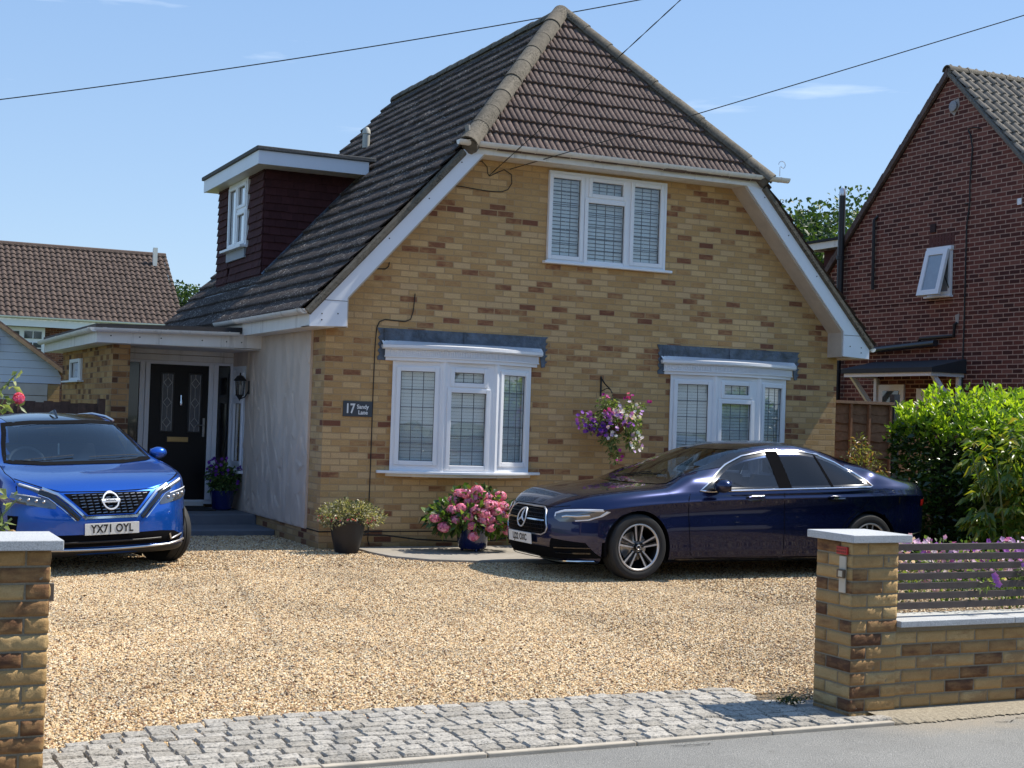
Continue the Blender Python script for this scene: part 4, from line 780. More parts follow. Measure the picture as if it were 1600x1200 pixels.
# ---- white garage of the neighbour
g2 = thing('white_garage', 'small garage with white boarded gable behind the dark fence', 'garage', (-3.6, 9, -.3)); ZE = 1.90; sl = .70
def gz2(x): return ZE+sl*(1.92-abs(x+3.6))
m = MB()
for k in range(14):
    z = 1.70+k*.125; x0, x1 = -5.52, -1.68
    if z > ZE: d = (z-ZE)/sl; x0 += d; x1 -= d
    if x1-x0 > .1:
        zt = z+.120; d2 = max(0, (zt-ZE)/sl); xa, xb = max(-5.52+d2, x0), min(-1.68-d2, x1); m.prism([(x0, 9, z), (x1, 9, z), (xb, 9, zt), (xa, 9, zt)], (0, -.02, 0))
m.build('gable_cladding', BARGE, g2); MB().box(-5.5, -1.7, 9.02, 13, -.3, 1.9).prism([(-5.5, 9.02, 1.89), (-1.7, 9.02, 1.89), (-3.6, 9.02, 3.2)], (0, 4, 0)).build('wall', BRICK, g2)
MB().box(-1.885, -1.70, 8.93, 9.03, -.3, 1.69).build('brick_pier', BRICK, g2)
m = MB()
for k in range(9): m.box(-5.3, -1.89, 8.95, 8.97, -.1+k*.2, .09+k*.2)
m.build('garage_door', pbr('cream_door', (.62, .55, .50), .5), g2)
for sx in (-1, 1):
    m = MB(); m.prism([(-3.6, 8.85, gz2(-3.6)+.03), (-3.6+sx*2.02, 8.85, gz2(-3.6)+.03-sl*2.02), (-3.6+sx*2.02, 8.85, gz2(-3.6)+.09-sl*2.02), (-3.6, 8.85, gz2(-3.6)+.09)], (0, 4.4, 0)); m.build('roof', TILE, g2)
    m = MB(); m.prism([(-3.6, 8.83, gz2(-3.6)-.02), (-3.6+sx*1.98, 8.83, gz2(-3.6)-.02-sl*1.98), (-3.6+sx*1.98, 8.83, gz2(-3.6)+.055-sl*1.98), (-3.6, 8.83, gz2(-3.6)+.055)], (0, .05, 0)); m.build('verge_board', pbr('weathered_wood', (.36, .24, .14), .8, var=.4, vs_=14), g2)
# coach lamps
def lantern(label, o, n, s=1.0):
    """o: wall point, n: outward 2-D"""
    t_ = thing('wall_lantern', label, 'lamp', o, group='black wall lanterns'); o = Vector(o); n = Vector((n[0], n[1], 0)); c = o+n*.13*s; I = pbr('black_iron', (.012, .012, .013), .45); m = MB()
    m.box(o.x-.012 if abs(n.x) > .5 else o.x-.035*s, o.x+.0 if abs(n.x) > .5 else o.x+.035*s, o.y-.035*s if abs(n.x) > .5 else o.y-.012, o.y+.035*s if abs(n.x) > .5 else o.y, o.z-.09*s, o.z+.09*s)
    m.tube([o+Vector((0, 0, -.03*s)), o+n*.06*s+Vector((0, 0, -.13*s)), c+Vector((0, 0, -.16*s))], .009*s, 6); m.build('bracket', I, t_)
    m = MB(); m.lathe([(.001, .20*s), (.012*s, .19*s), (.012*s, .165*s), (.045*s, .15*s), (.085*s, .10*s), (.088*s, .085*s), (.06*s, .085*s)], c, 6); m.lathe([(.055*s, -.115*s), (.06*s, -.10*s), (.03*s, -.14*s), (.008*s, -.17*s), (.001, -.19*s)], c, 6); m.lathe([(.05*s, -.105*s), (.001, -.105*s)], c, 6)
    m.build('lantern_cap', I, t_); m = MB()
    for k in range(6):
        a = PI*k/3; m.tube([c+Vector((.050*s*math.cos(a), .050*s*math.sin(a), -.11*s)), c+Vector((.066*s*math.cos(a), .066*s*math.sin(a), .09*s))], .005*s, 4)
    m.build('glazing_bars', I, t_); m = MB(); m.lathe([(.048*s, -.105*s), (.062*s, .085*s)], c, 6); m.build('lantern_glass', glass_mat('lamp_glass', (.8, .8, .78), .9), t_)
    m = MB(); m.lathe([(.012*s, -.10*s), (.013*s, -.04*s), (.02*s, -.02*s), (.02*s, .02*s), (.001, .04*s)], c, 8); m.build('bulb', pbr('frosted_bulb', (.7, .66, .6), .4), t_)
lantern('black six sided lantern on the rendered wall beside the porch', (-.03, 3.15, 1.68), (-1, 0), 1.0)
lantern('tiny black lantern on the white garage gable, left edge', (-2.74, 8.98, 2.32), (0, -1), .8)
# ---- far house on the left
fh = thing('far_house', 'distant red brick house with wide brown tiled roof, left background', 'house', (1, 44, -.3))
MB().box(-14, 7.0, 40.3, 48, -.3, 4.5).prism([(7.0, 40.4, 4.45), (7.0, 44, 7.5), (7.0, 47.6, 4.45)], (-21, 0, 0)).build('wall', BRICKF, fh)
tiles('roof', (-14, 39.9, 4.50), (1, 0, 0), (0, 4.05, 3.08), 21.2, 5.1, TILEF, fh, cw=.31, tw=.215, th=.065, wave=(lambda t_: .045*np.sin(PI*np.clip(t_/.75, 0, 1))**1.0-.02*np.sin(PI*np.clip((t_-.75)/.25, 0, 1)), 7), jit=.006, clip=[((0, 43.95, 0), (0, 1, 0)), ((7.22, 0, 0), (1, 0, 0))])
MB().prism([(-14, 48.2, 4.5), (7.2, 48.2, 4.5), (7.2, 43.95, 7.58), (-14, 43.95, 7.58)], (0, 0, .05)).build('roof', TILEF, fh)
MB().tube([(-14, 43.95, 7.60), (7.2, 43.95, 7.60)], .13, 8).build('ridge_tiles', TILEF, fh)
MB().box(-14, 7.2, 39.86, 39.95, 4.18, 4.46).build('fascia', UPVC, fh); gutter('gutter', (-14, 39.78, 4.54), (7.2, 39.78, 4.54), .07, UPVC, fh)
MB().box(6.55, 6.72, 43.2, 43.35, 7.1, 7.85).build('flue', UPVCD, fh)
w_ = MB(); w_.box(.55, 2.05, 40.22, 40.3, 2.9, 4.17); fw_ = w_.build('window', UPVC, fh)
for (a, b_, c_, d) in ((.66, 1.13, 3.0, 4.0), (1.31, 1.93, 3.75, 4.02), (1.31, 1.93, 3.0, 3.6)):
    MB().box(a, b_, 40.20, 40.215, c_, d).build('pane', pbr('dark_window_glass', (.04, .055, .06), .06, coat=1), fw_); m = MB(); m.box((a+b_)/2-.015, (a+b_)/2+.015, 40.18, 40.2, c_, d)
    for k in range(1, 3 if d-c_ > .5 else 1): z = c_+(d-c_)*k/3; m.box(a, b_, 40.18, 40.199, z-.015, z+.015)
    m.build('glazing_bar', UPVC, fw_)
# ---- red brick house on the right
rh = thing('red_brick_house', 'tall red brick house with plain side gable beyond the hedge', 'house', (15, 2.7, -.3)); GX = 11.7; YP, ZP = 2.70, 7.46
MB().box(GX, 20, -1.1, 6.5, -.3, 3.6).prism([(GX, -1.1, 3.59), (GX, YP, ZP-.07), (GX, 6.5, 3.59)], (8.3, 0, 0)).build('wall', BRICKR, rh)
tiles('roof', (GX-.06, -1.55, ZP-(YP+1.55)+.04), (1, 0, 0), (0, 1, 1.0), 9, (YP+1.55)*1.4142, TILEN, rh, cw=.30, tw=.19, th=.035, wave=(lambda t_: .040*np.sin(PI*np.clip(t_/.6, 0, 1))-.01*np.sin(PI*np.clip((t_-.6)/.4, 0, 1)), 13), jit=.003, clip=[((GX, YP, 0), (0, 1, 0))])
MB().prism([(GX-.06, 6.95, ZP-(6.95-YP)+.02), (20, 6.95, ZP-(6.95-YP)+.02), (20, YP, ZP+.02), (GX-.06, YP, ZP+.02)], (0, .035, .035)).build('roof', TILE, rh)
vb = MB(); k = 0; y = YP
while y < 6.9: vb.box(GX-.09-.006*(k % 2), GX-.02, y, y+.23, ZP-(y+.1-YP)-.0, ZP-(y+.1-YP)+.001) if False else vb.prism([(GX-.085-.004*(k % 2), y, ZP-(y-YP)-.075), (GX-.085-.004*(k % 2), y+.235, ZP-(y+.235-YP)-.075), (GX-.085-.004*(k % 2), y+.235, ZP-(y+.235-YP)+.055), (GX-.085-.004*(k % 2), y, ZP-(y-YP)+.075)], (.06, 0, 0)); y += .225; k += 1
vb.build('verge', TILE, rh)
vb = MB(); vb.tube([(GX-.04, YP, ZP-.02), (GX-.04, -1.55, ZP-(YP+1.55)-.01)], .045, 6); vb.build('verge', TILEN, rh)
halfround('ridge_tiles', (GX-.07, YP, ZP+.015), (20, YP, ZP+.015), .10, .42, RIDGE, rh)
cb = lambda pts, r=.012, name='cable', mat=CABLE, par=rh, n=5: MB().tube([(GX-.02, *q) for q in pts], r, n).build(name, mat, par)
cb([(2.23, 6.40), (2.17, 6.30), (2.12, 6.08), (2.14, 5.8), (2.16, 5.47), (2.15, 5.2), (2.21, 4.8), (2.21, 4.31), (2.21, 3.3), (2.22, 2.46), (2.22, .2)]); cb([(2.24, 6.42), (2.12, 6.43), (1.95, 6.38)], .01); cb([(2.2, 5.17), (2.26, 5.18)], .01)
m = MB(); m.lathe([(.085, -.02), (.09, -.05), (.05, -.06), (.001, -.05)], (GX, 2.58, 6.86), 12, 'x'); m.build('flue_cowl', pbr('grey_cowl', (.26, .26, .28), .4), rh, smooth=True)
MB().prism([(GX-.002, 2.48, 6.98), (GX-.002, 2.66, 6.96), (GX-.002, 2.70, 6.80), (GX-.002, 2.58, 6.70), (GX-.002, 2.46, 6.85)], (-.006, 0, 0)).build('mortar_patch', pbr('pale_mortar', (.36, .32, .29), .9), rh)
m = MB(); m.tube([(GX-.12, 5.35, -.2), (GX-.12, 5.33, 5.70)], .062, 12); sp_ = m.build('soil_pipe', DARKP, rh, smooth=True); m = MB(); m.lathe([(.062, 5.68), (.066, 5.74), (.05, 5.82), (.001, 5.85)], (GX-.12, 5.33, 0), 10); m.build('pipe_cowl', ALU, sp_, smooth=True)
m = MB()
for z in (1.2, 2.4, 3.7, 4.5): m.lathe([(.062, z), (.075, z+.005), (.075, z+.07), (.062, z+.075)], (GX-.12, 5.34, 0), 12)
m.build('pipe_collar', DARKP, sp_)
MB().tube([(GX-.05, 4.50, 3.9), (GX-.05, 4.51, 5.15), (GX, 4.46, 5.22)], .028, 8).build('overflow_pipe', DARKP, rh)
MB().tube([(GX-.09, 2.80, 2.88), (GX-.09, 4.60, 2.80), (GX-.09, 5.35, 2.72)], .058, 12).build('waste_pipe', pbr('grey_black_pipe', (.03, .03, .034), .22), rh, smooth=True)  # large waste pipe in a greyer, glossier black
MB().tube([(GX, 2.40, 3.20), (GX-.05, 2.40, 3.18), (GX-.05, 2.41, 2.99), (GX-.05, 2.9, 2.98), (GX-.05, 3.22, 2.97), (GX-.05, 3.28, 2.88)], .03, 8).build('waste_pipe', DARKP, rh, smooth=True)
MB().box(GX-.03, GX, 2.95, 3.07, 4.78, 4.92).build('air_brick', pbr('dark_air_brick', (.04, .02, .02), .9), rh); MB().box(GX-.02, GX, 1.02, 1.10, 5.02, 5.12).build('white_vent', UPVC, rh)
MB().prism([(GX-.003, 2.34, 3.36), (GX-.003, 2.44, 3.34), (GX-.003, 2.42, 3.20), (GX-.003, 2.36, 3.2)], (-.006, 0, 0)).build('mortar_patch', MATS['pale_mortar'], rh)
# open top-hung bathroom window
ww = MB(); y0, y1, z0, z1 = 2.53, 3.08, 3.68, 4.50
ww.box(GX-.05, GX+.02, y0, y0+.06, z0, z1); ww.box(GX-.05, GX+.02, y1-.06, y1, z0, z1); ww.box(GX-.05, GX+.02, y0+.06, y1-.06, z0, z0+.07); ww.box(GX-.07, GX+.02, y0-.02, y1+.02, z1-.06, z1+.01); ww.box(GX-.09, GX, y0-.03, y1+.05, z0-.03, z0)
wf = ww.build('window', UPVC, rh, bevel=.004, label='open top hung bathroom window'); MB().box(GX-.002, GX+.01, y0, y1, z0, z1).build('window_backing', pbr('pale_net', (.30, .29, .31), .9), wf)
ang = rad(14); H0 = .80; s_ = MB(); px_ = MB()
def tp(y, d, off): return (GX-.06-math.sin(ang)*d-math.cos(ang)*off, y, z1-.05-math.cos(ang)*d+math.sin(ang)*off)
def tb(m, ya, yb, d0, d1, o0, o1): m.add([tp(ya, d0, o0), tp(yb, d0, o0), tp(yb, d1, o0), tp(ya, d1, o0), tp(ya, d0, o1), tp(yb, d0, o1), tp(yb, d1, o1), tp(ya, d1, o1)], [(0, 3, 2, 1), (4, 5, 6, 7), (0, 1, 5, 4), (1, 2, 6, 5), (2, 3, 7, 6), (3, 0, 4, 7)])
tb(s_, y0+.01, y0+.10, 0, H0, 0, .05); tb(s_, y1-.10, y1-.01, 0, H0, 0, .05); tb(s_, y0+.10, y1-.10, 0, .09, 0, .05); tb(s_, y0+.10, y1-.10, H0-.09, H0, 0, .05); s_.build('sash', UPVC, wf, bevel=.004)
tb(px_, y0+.09, y1-.09, .08, H0-.08, .02, .03); px_.build('pane', pbr('obscured_pane', (.30, .36, .42), .12, coat=.5), wf)
MB().tube([(GX-.03, y0+.03, z0+.09), (GX-.18, y0+.03, z0+.38)], .008, 5).build('stay', DARKP, wf)
m = MB()
for i in range(8): m.box(GX-.006, GX, y0-.03+i*.078, y0+.035+i*.078, z1+.03, z1+.24)
m.build('soldier_course', pbr('soldier_brick', (.10, .032, .026), .85, var=.3, vs_=5), rh)
# porch canopy on that wall
cn = MB(); cn.box(11.0, 11.07, 2.2, 4.42, 2.30, 2.36); cn.box(11.07, GX, 2.2, 2.26, 2.30, 2.36); cn.box(11.07, GX, 4.36, 4.42, 2.30, 2.36); can = cn.build('canopy_frame', UPVC, rh)
for y in (2.28, 4.34):
    m = MB(); m.box(GX-.07, GX, y-.035, y+.035, 1.62, 2.30); m.prism([(11.08, y-.03, 2.30), (11.18, y-.03, 2.30), (GX-.04, y-.03, 1.76), (GX-.04, y-.03, 1.64)], (0, .06, 0)); m.build('canopy_bracket', UPVC, rh)
m = MB(); m.box(10.97, GX, 2.15, 4.47, 2.361, 2.44); m.prism([(10.97, 2.15, 2.44), (GX, 2.15, 2.60), (GX, 2.15, 2.44)], (0, 2.32, 0)); m.build('canopy_roof', pbr('grey_felt', (.028, .03, .036), .7), rh)
m = MB(); m.box(GX-.04, GX, 3.62, 4.30, -.2, 2.19); dd = m.build('door', UPVC, rh, bevel=.004); MB().box(GX-.05, GX-.04, 3.74, 4.16, 1.2, 2.08).build('pane', pbr('dark_window_glass', (.04, .055, .06), .06, coat=1), dd)
MB().box(GX-.04, GX, 2.5, 3.3, 1.3, 2.12).build('window', UPVC, rh, bevel=.004)
m = MB(); m.box(12.0, 12.03, 5.35, 6.9, 4.84, 4.97); m.box(12.03, 13.6, 6.87, 6.9, 4.84, 4.97); m.build('rear_fascia', UPVCD, rh); MB().box(11.96, 13.6, 5.3, 6.95, 4.975, 5.02).build('flat_roof', pbr('black_roofing_felt', (.018, .018, .022), .85), rh); MB().box(12.25, 13.4, 5.3, 6.7, 3.0, 4.84).build('rear_dormer', PLUM, rh)
# ------------------------------------------------------------------ vegetation
LAUR = leaf_mat('laurel_leaf', [(0, (.016, .036, .008)), (.4, (.032, .066, .012)), (.8, (.055, .10, .016)), (1, (.09, .14, .022))], .22, .28, .6)
LAURN = leaf_mat('young_laurel_leaf', [(0, (.14, .24, .022)), (.5, (.24, .36, .03)), (1, (.38, .46, .045))], .5, .34, .5)
TREEL = leaf_mat('tree_leaf', [(0, (.022, .045, .016)), (.5, (.045, .085, .024)), (1, (.075, .115, .036))], .3, .5)
BARK = pbr('bark', (.09, .065, .045), .95, var=.3, bump=.8, bs=20, bd=.02)
hd = thing('laurel_hedge', 'thick laurel hedge with sunlit lime green top behind the dark saloon', 'hedge', (9, -3.8, -.2))
def hedge_pts(n):
    # left face, top, ends of a rounded box, with a wavy surface
    X0, X1, Y0, Y1, Z0, Z1 = 7.35, 10.2, -8.4, -1.10, -.2, 1.62; A = np.array([(Y1-Y0)*(Z1-Z0)*1.5, (X1-X0)*(Y1-Y0)*1.3, (X1-X0)*(Z1-Z0)*2]); k = RNG.choice(3, n, p=A/A.sum()); a, b_ = RNG.random(n), RNG.random(n)
    P = np.zeros((n, 3)); N = np.zeros((n, 3)); dep = RNG.random(n)**1.6*.30
    s = k == 0; P[s] = np.stack([np.full(s.sum(), X0), Y0+(Y1-Y0)*a[s], Z0+(Z1-Z0)*b_[s]], 1); N[s] = (-1, 0, .25)
    s = k == 1; P[s] = np.stack([X0+(X1-X0)*a[s], Y0+(Y1-Y0)*b_[s], np.full(s.sum(), Z1)], 1); N[s] = (0, 0, 1)
    s = (k == 2); far = RNG.random(n) < .5; P[s] = np.stack([X0+(X1-X0)*a[s], np.where(far[s], Y1, Y0), Z0+(Z1-Z0)*b_[s]], 1); N[s] = np.stack([np.zeros(s.sum()), np.where(far[s], 1, -1), np.full(s.sum(), .25)], 1)
    wob = .13*np.sin(P[:, 1]*2.3+P[:, 2]*3.1)+.09*np.sin(P[:, 1]*5.1+P[:, 0]*4)+.07*np.sin(P[:, 2]*7+P[:, 1]*1.7)
    P -= N*dep[:, None]; P += N*(wob*.8)[:, None]
    # round the top-left edge
    e = np.clip((P[:, 2]-1.25)/.4, 0, 1)*np.clip(1-(P[:, 0]-X0)/.45, 0, 1); P[:, 0] += e*.25; P[:, 2] -= e*.12
    return P, N
P, N = hedge_pts(30000); leaves('leaves', P, N, .115, .46, LAUR, hd, droop=.15, jit=.55)
# fresh upright shoots on top and along the upper left edge
n = 900; sx_ = RNG.uniform(7.42, 10.1, n); sy_ = RNG.uniform(-8.3, -1.12, n); P = []; N = []
for k_, (x, y) in enumerate(zip(sx_, sy_)):
    h = RNG.uniform(.10, .34); z0 = 1.55+.12*math.sin(y*2.3)+.05*math.sin(x*5)
    if k_ % 3 == 0: x = RNG.uniform(7.30, 7.46); z0 = RNG.uniform(1.18, 1.5)
    for k in range(int(8+h*30)):
        f_ = RNG.random()**.7; a = RNG.uniform(0, 2*PI); P.append((x+RNG.normal(0, .03), y+RNG.normal(0, .03), z0+h*f_)); N.append((math.cos(a)*.75, math.sin(a)*.75, .8))
leaves('new_shoots', P, N, .105, .42, LAURN, hd, droop=.05, jit=.25)
P = RNG.uniform((7.5, -8.2, -.2), (10, -1.35, 1.35), (2500, 3)); leaves('inner_leaves', P, RNG.normal(size=(2500, 3)), .16, .6, LAUR, hd)
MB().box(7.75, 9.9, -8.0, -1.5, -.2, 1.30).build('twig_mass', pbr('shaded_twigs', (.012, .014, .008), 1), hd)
# broad leaved shrub at the right
sb = thing('broadleaf_shrub', 'loose shrub with lobed yellow green leaves at the right edge', 'shrub', (6.35, -4.2, -.2))
FAT = leaf_mat('lobed_leaf', [(0, (.05, .10, .015)), (.5, (.12, .19, .025)), (.85, (.24, .27, .04)), (1, (.34, .26, .06))], .45, .28, .6)
bl_ = [(6.35, -4.2, 1.15, .45, .5, .36), (6.65, -4.3, .75, .5, .5, .5), (6.15, -4.3, .55, .3, .4, .45), (7.0, -4.1, 1.1, .5, .5, .45), (6.5, -4.5, .2, .4, .4, .4)]
P0, N0 = blob_pts(bl_, 520, .5); P = []; N = []
for p, d in zip(P0, N0):
    st_ = RNG.normal(0, .2, 3)
    for k in range(7):
        a = -1.2+2.4*k/6; t1 = np.array([math.cos(a), math.sin(a), .1]); P.append(p); rot_ = np.array([-d[1], d[0], 0.]); rot_ /= np.linalg.norm(rot_)+1e-6; upv = np.array([0, 0, .25]); N.append(d*math.cos(a)*.8+rot_*math.sin(a)+upv*0-np.array([0, 0, .25]))
leaves('leaves', P, N, .14, .34, FAT, sb, jit=.10, droop=.35)
m = MB()
for k in range(9): a = k*.9; m.tube([(6.4+.1*math.cos(a), -4.3+.1*math.sin(a), -.2), (6.4+.3*math.cos(a), -4.3+.25*math.sin(a), .5), (6.45+.5*math.cos(a), -4.25+.4*math.sin(a), 1.15)], [.014, .011, .006], 5)
m.build('stem', pbr('green_stem', (.14, .16, .06), .7), sb)
def shrub(name, label, loc, blobs, n, L, Wd, mat, stem=5, sh=.6, cat='shrub', dark=None, jit=.6, group=None):
    t_ = thing(name, label, cat, loc, group=group); P, N = blob_pts(blobs, n, sh); leaves('leaves', P, N, L, Wd, mat, t_, jit=jit); m = MB(); rr = random.Random(n)
    for k in range(stem):
        b_ = rr.choice(blobs); m.tube([(loc[0]+rr.uniform(-.04, .04), loc[1]+rr.uniform(-.04, .04), loc[2]), ((loc[0]+b_[0])/2, (loc[1]+b_[1])/2, (loc[2]+b_[2])/2+.05), (b_[0]+rr.uniform(-.6, .6)*b_[3], b_[1]+rr.uniform(-.6, .6)*b_[4], b_[2]+rr.uniform(-.2, .6)*b_[5])], [.014, .010, .004], 5)
    m.build('stems', BARK, t_); return t_
PIER = leaf_mat('bronze_green_leaf', [(0, (.06, .07, .02)), (.4, (.13, .15, .04)), (.7, (.22, .22, .07)), (.9, (.34, .20, .10)), (1, (.40, .16, .10))], .35, .35)
shrub('small_shrub', 'small bronze tipped shrub in front of the brown lap fence', (7.45, -.45, -.2), [(7.45, -.5, .75, .35, .3, .42), (7.2, -.45, .55, .25, .25, .35), (7.7, -.4, .4, .3, .3, .45), (7.3, -.45, .1, .3, .3, .3), (7.42, -.45, 1.12, .12, .12, .2)], 2600, .075, .26, PIER)
def tree(label, loc, h, r, n, mat=TREEL, L=.22, nb=14, seed=1, group=None):
    rr = random.Random(seed); t_ = thing('broadleaf_tree', label, 'tree', loc, group=group or ('trees beyond the houses' if loc[1] > 0 else 'trees across the road')); x, y, z = loc; m = MB(); blobs = []
    m.tube([(x, y, z), (x+.1*h*.1, y, z+h*.3), (x-.02*h, y+.02*h, z+h*.62)], [h*.03, h*.022, h*.008], 9)
    for k in range(nb):
        a = rr.uniform(0, 2*PI); e = rr.uniform(.15, 1); q = rr.uniform(.25, .95)*r; bx, by, bz = x+math.cos(a)*q, y+math.sin(a)*q, z+h*(.42+.46*e*(1-.45*(q/r)**2)); s = r*rr.uniform(.28, .5); blobs.append((bx, by, bz, s, s, s*.8))
        m.tube([(x, y, z+h*rr.uniform(.25, .5)), ((x+bx)/2, (y+by)/2, (z+h*.4+bz)/2), (bx, by, bz)], [h*.011, h*.007, h*.003], 6)
    m.build('trunk', BARK, t_); P, N = blob_pts(blobs, n, .75); leaves('crown', P, N, L, .55, mat, t_, jit=.9); return t_
tree('round green tree beyond the roofs left of the red brick house', (30.7, 30, -.3), 12.0, 4.1, 30000, L=.27, seed=4, nb=34)
tree('green tree showing at the right end of the far brown roof', (11.0, 60, -.3), 9.0, 2.6, 9000, L=.24, seed=5, nb=14)
tree('tree across the road to the left of the camera', (-16, -34, -.3), 11, 4.4, 6000, L=.45, seed=6, nb=18); tree('tall tree across the road behind the camera', (-5.5, -38, -.3), 12.0, 4.6, 6000, L=.45, seed=7, nb=18)
tree('tree across the road opposite the saloon', (4, -36, -.3), 8.5, 3.8, 5000, L=.45, seed=8, nb=16); tree('tree across the road far to the right', (15, -33, -.3), 10, 4.6, 5000, L=.45, seed=9, nb=16)
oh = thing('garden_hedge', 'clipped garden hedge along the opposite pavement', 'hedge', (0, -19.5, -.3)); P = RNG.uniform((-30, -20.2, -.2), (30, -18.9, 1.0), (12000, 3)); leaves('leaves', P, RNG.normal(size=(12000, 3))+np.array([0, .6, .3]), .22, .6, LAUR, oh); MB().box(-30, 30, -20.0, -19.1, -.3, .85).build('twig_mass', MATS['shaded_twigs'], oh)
# ------------------------------------------------------------------ pots and flowers
def pot(t_, c, prof, mat, name='pot', n=28): m = MB(); m.lathe(prof, c, n); return m.build(name, mat, t_, smooth=True, angle=30)
FUCH = leaf_mat('small_fuchsia_leaf', [(0, (.06, .07, .03)), (.3, (.16, .17, .08)), (.7, (.34, .32, .18)), (1, (.50, .42, .30))], .3, .4)
PET = lambda nm, st: petal_mat(nm, st)
RED = PET('crimson_petal', [(0, (.35, .02, .06)), (.6, (.5, .05, .12)), (1, (.65, .25, .3))])
g1 = thing('planter', 'charcoal planter of bronze leaved fuchsia at the house corner', 'planter', (.19, -.45, -.2), group='planted pots by the house'); c0 = (.19, -.45, -.2)
pot(g1, c0, [(.001, .0), (.125, .0), (.135, .02), (.175, .18), (.20, .33), (.205, .345), (.218, .35), (.218, .372), (.20, .372), (.19, .34), (.001, .33)], pbr('charcoal_pot', (.022, .022, .024), .5)); MB().tube([(.39, -.47, .13), (.43, -.49, .10), (.425, -.49, .04), (.385, -.47, .02)], .008, 6).build('pot_handle', MATS['charcoal_pot'], g1)
P, N = blob_pts([(.19, -.45, .25, .36, .28, .13), (.02, -.5, .20, .20, .2, .12), (.40, -.5, .21, .22, .2, .12), (.12, -.5, .33, .1, .1, .09), (.30, -.5, .30, .16, .14, .10)], 2600, .7); leaves('leaves', P, N+np.array([0, 0, .5]), .042, .45, FUCH, g1, jit=.6)
P, N = blob_pts([(.19, -.5, .19, .38, .26, .07)], 90, .4); petals('flowers', P, .013, RED, g1)
hy = thing('planter', 'blue glazed pot of pink mophead hydrangea under the left bow window', 'planter', (1.67, -.62, -.17), group='planted pots by the house'); c0 = (1.67, -.62, -.175)
BLG = pbr('cobalt_glaze', (.006, .012, .085), .12, coat=.8, var=.3)
pot(hy, c0, [(.001, .03), (.15, .03), (.165, .05), (.185, .15), (.195, .27), (.20, .285), (.212, .29), (.212, .312), (.195, .312), (.18, .28), (.001, .27)], BLG)
for a in (0.5, 2.6, 4.7): MB().ball((c0[0]+.12*math.cos(a), c0[1]+.12*math.sin(a), c0[2]+.018), .022, 8).build('pot_foot', BLG, hy)
HYL = leaf_mat('hydrangea_leaf', [(0, (.025, .055, .015)), (.5, (.06, .115, .028)), (.85, (.13, .20, .05)), (1, (.28, .33, .10))], .35, .4)
HB = [(1.65, -.68, .26, .50, .34, .20), (1.32, -.66, .24, .26, .26, .17), (2.0, -.66, .20, .26, .26, .20), (1.68, -.68, .42, .3, .25, .14)]
P, N = blob_pts(HB, 1100, .6); leaves('leaves', P, N+np.array([0, 0, .2]), .11, .56, HYL, hy, jit=.5)
PINK = PET('pink_floret', [(0, (.60, .14, .30)), (.5, (.78, .30, .50)), (1, (.88, .55, .70))]); C = []; NN = []
for k, (x, z) in enumerate([(1.42, .50), (1.62, .54), (1.76, .46), (1.53, .41), (1.87, .43), (1.72, .38), (1.93, .36), (1.30, .32), (1.66, .28), (1.48, .24), (1.75, .22), (1.88, .19), (2.02, .21), (1.22, .12), (1.76, .12), (2.02, .08), (2.17, .14), (1.55, .02), (1.12, .22), (1.95, .47), (1.56, .33), (1.36, .42), (1.83, .30), (1.70, .48), (1.50, .50), (1.60, .44), (1.80, .38), (1.40, .34), (1.52, .14), (1.34, .20), (1.90, .27), (1.66, .20)]):
    r = RNG.uniform(.058, .076); y = -.78-.16*(1-abs(x-1.66)/.6)-.0+(.12 if z > .4 else 0)
    d = RNG.normal(size=(190, 3)); d /= np.linalg.norm(d, axis=1)[:, None]; C.append(np.array([x, y, z])+d*r*np.array([1, 1, .8])*RNG.uniform(.86, 1.04, (190, 1))); NN.append(d)
    petals('flower_head', C[-1], .0165, PINK, hy, npet=4, cup=.12, N=NN[-1])
pp = thing('planter', 'blue pot of dark purple petunias in the porch shade', 'planter', (-.27, 3.45, 0), group='planted pots by the house'); pot(pp, (-.27, 3.45, 0), [(.001, .0), (.11, .0), (.13, .02), (.165, .22), (.175, .27), (.16, .27), (.001, .25)], BLG)
P, N = blob_pts([(-.27, 3.45, .47, .22, .22, .17), (-.27, 3.45, .34, .2, .2, .12)], 1000, .7); leaves('leaves', P, N, .06, .5, HYL, pp)
PURP = PET('purple_petal', [(0, (.10, .02, .28)), (.5, (.20, .05, .42)), (1, (.34, .12, .52))]); MAG = PET('magenta_petal', [(0, (.35, .02, .22)), (.6, (.52, .06, .36)), (1, (.66, .2, .5))]); LIL = PET('lilac_white_petal', [(0, (.45, .25, .62)), (.4, (.66, .50, .75)), (.7, (.82, .78, .84)), (1, (.85, .84, .82))])
P, N = blob_pts([(-.27, 3.40, .60, .25, .2, .14), (-.05, 3.38, .42, .1, .1, .15), (-.45, 3.4, .5, .1, .1, .15)], 46, .3); petals('flowers', P, .026, PURP, pp)
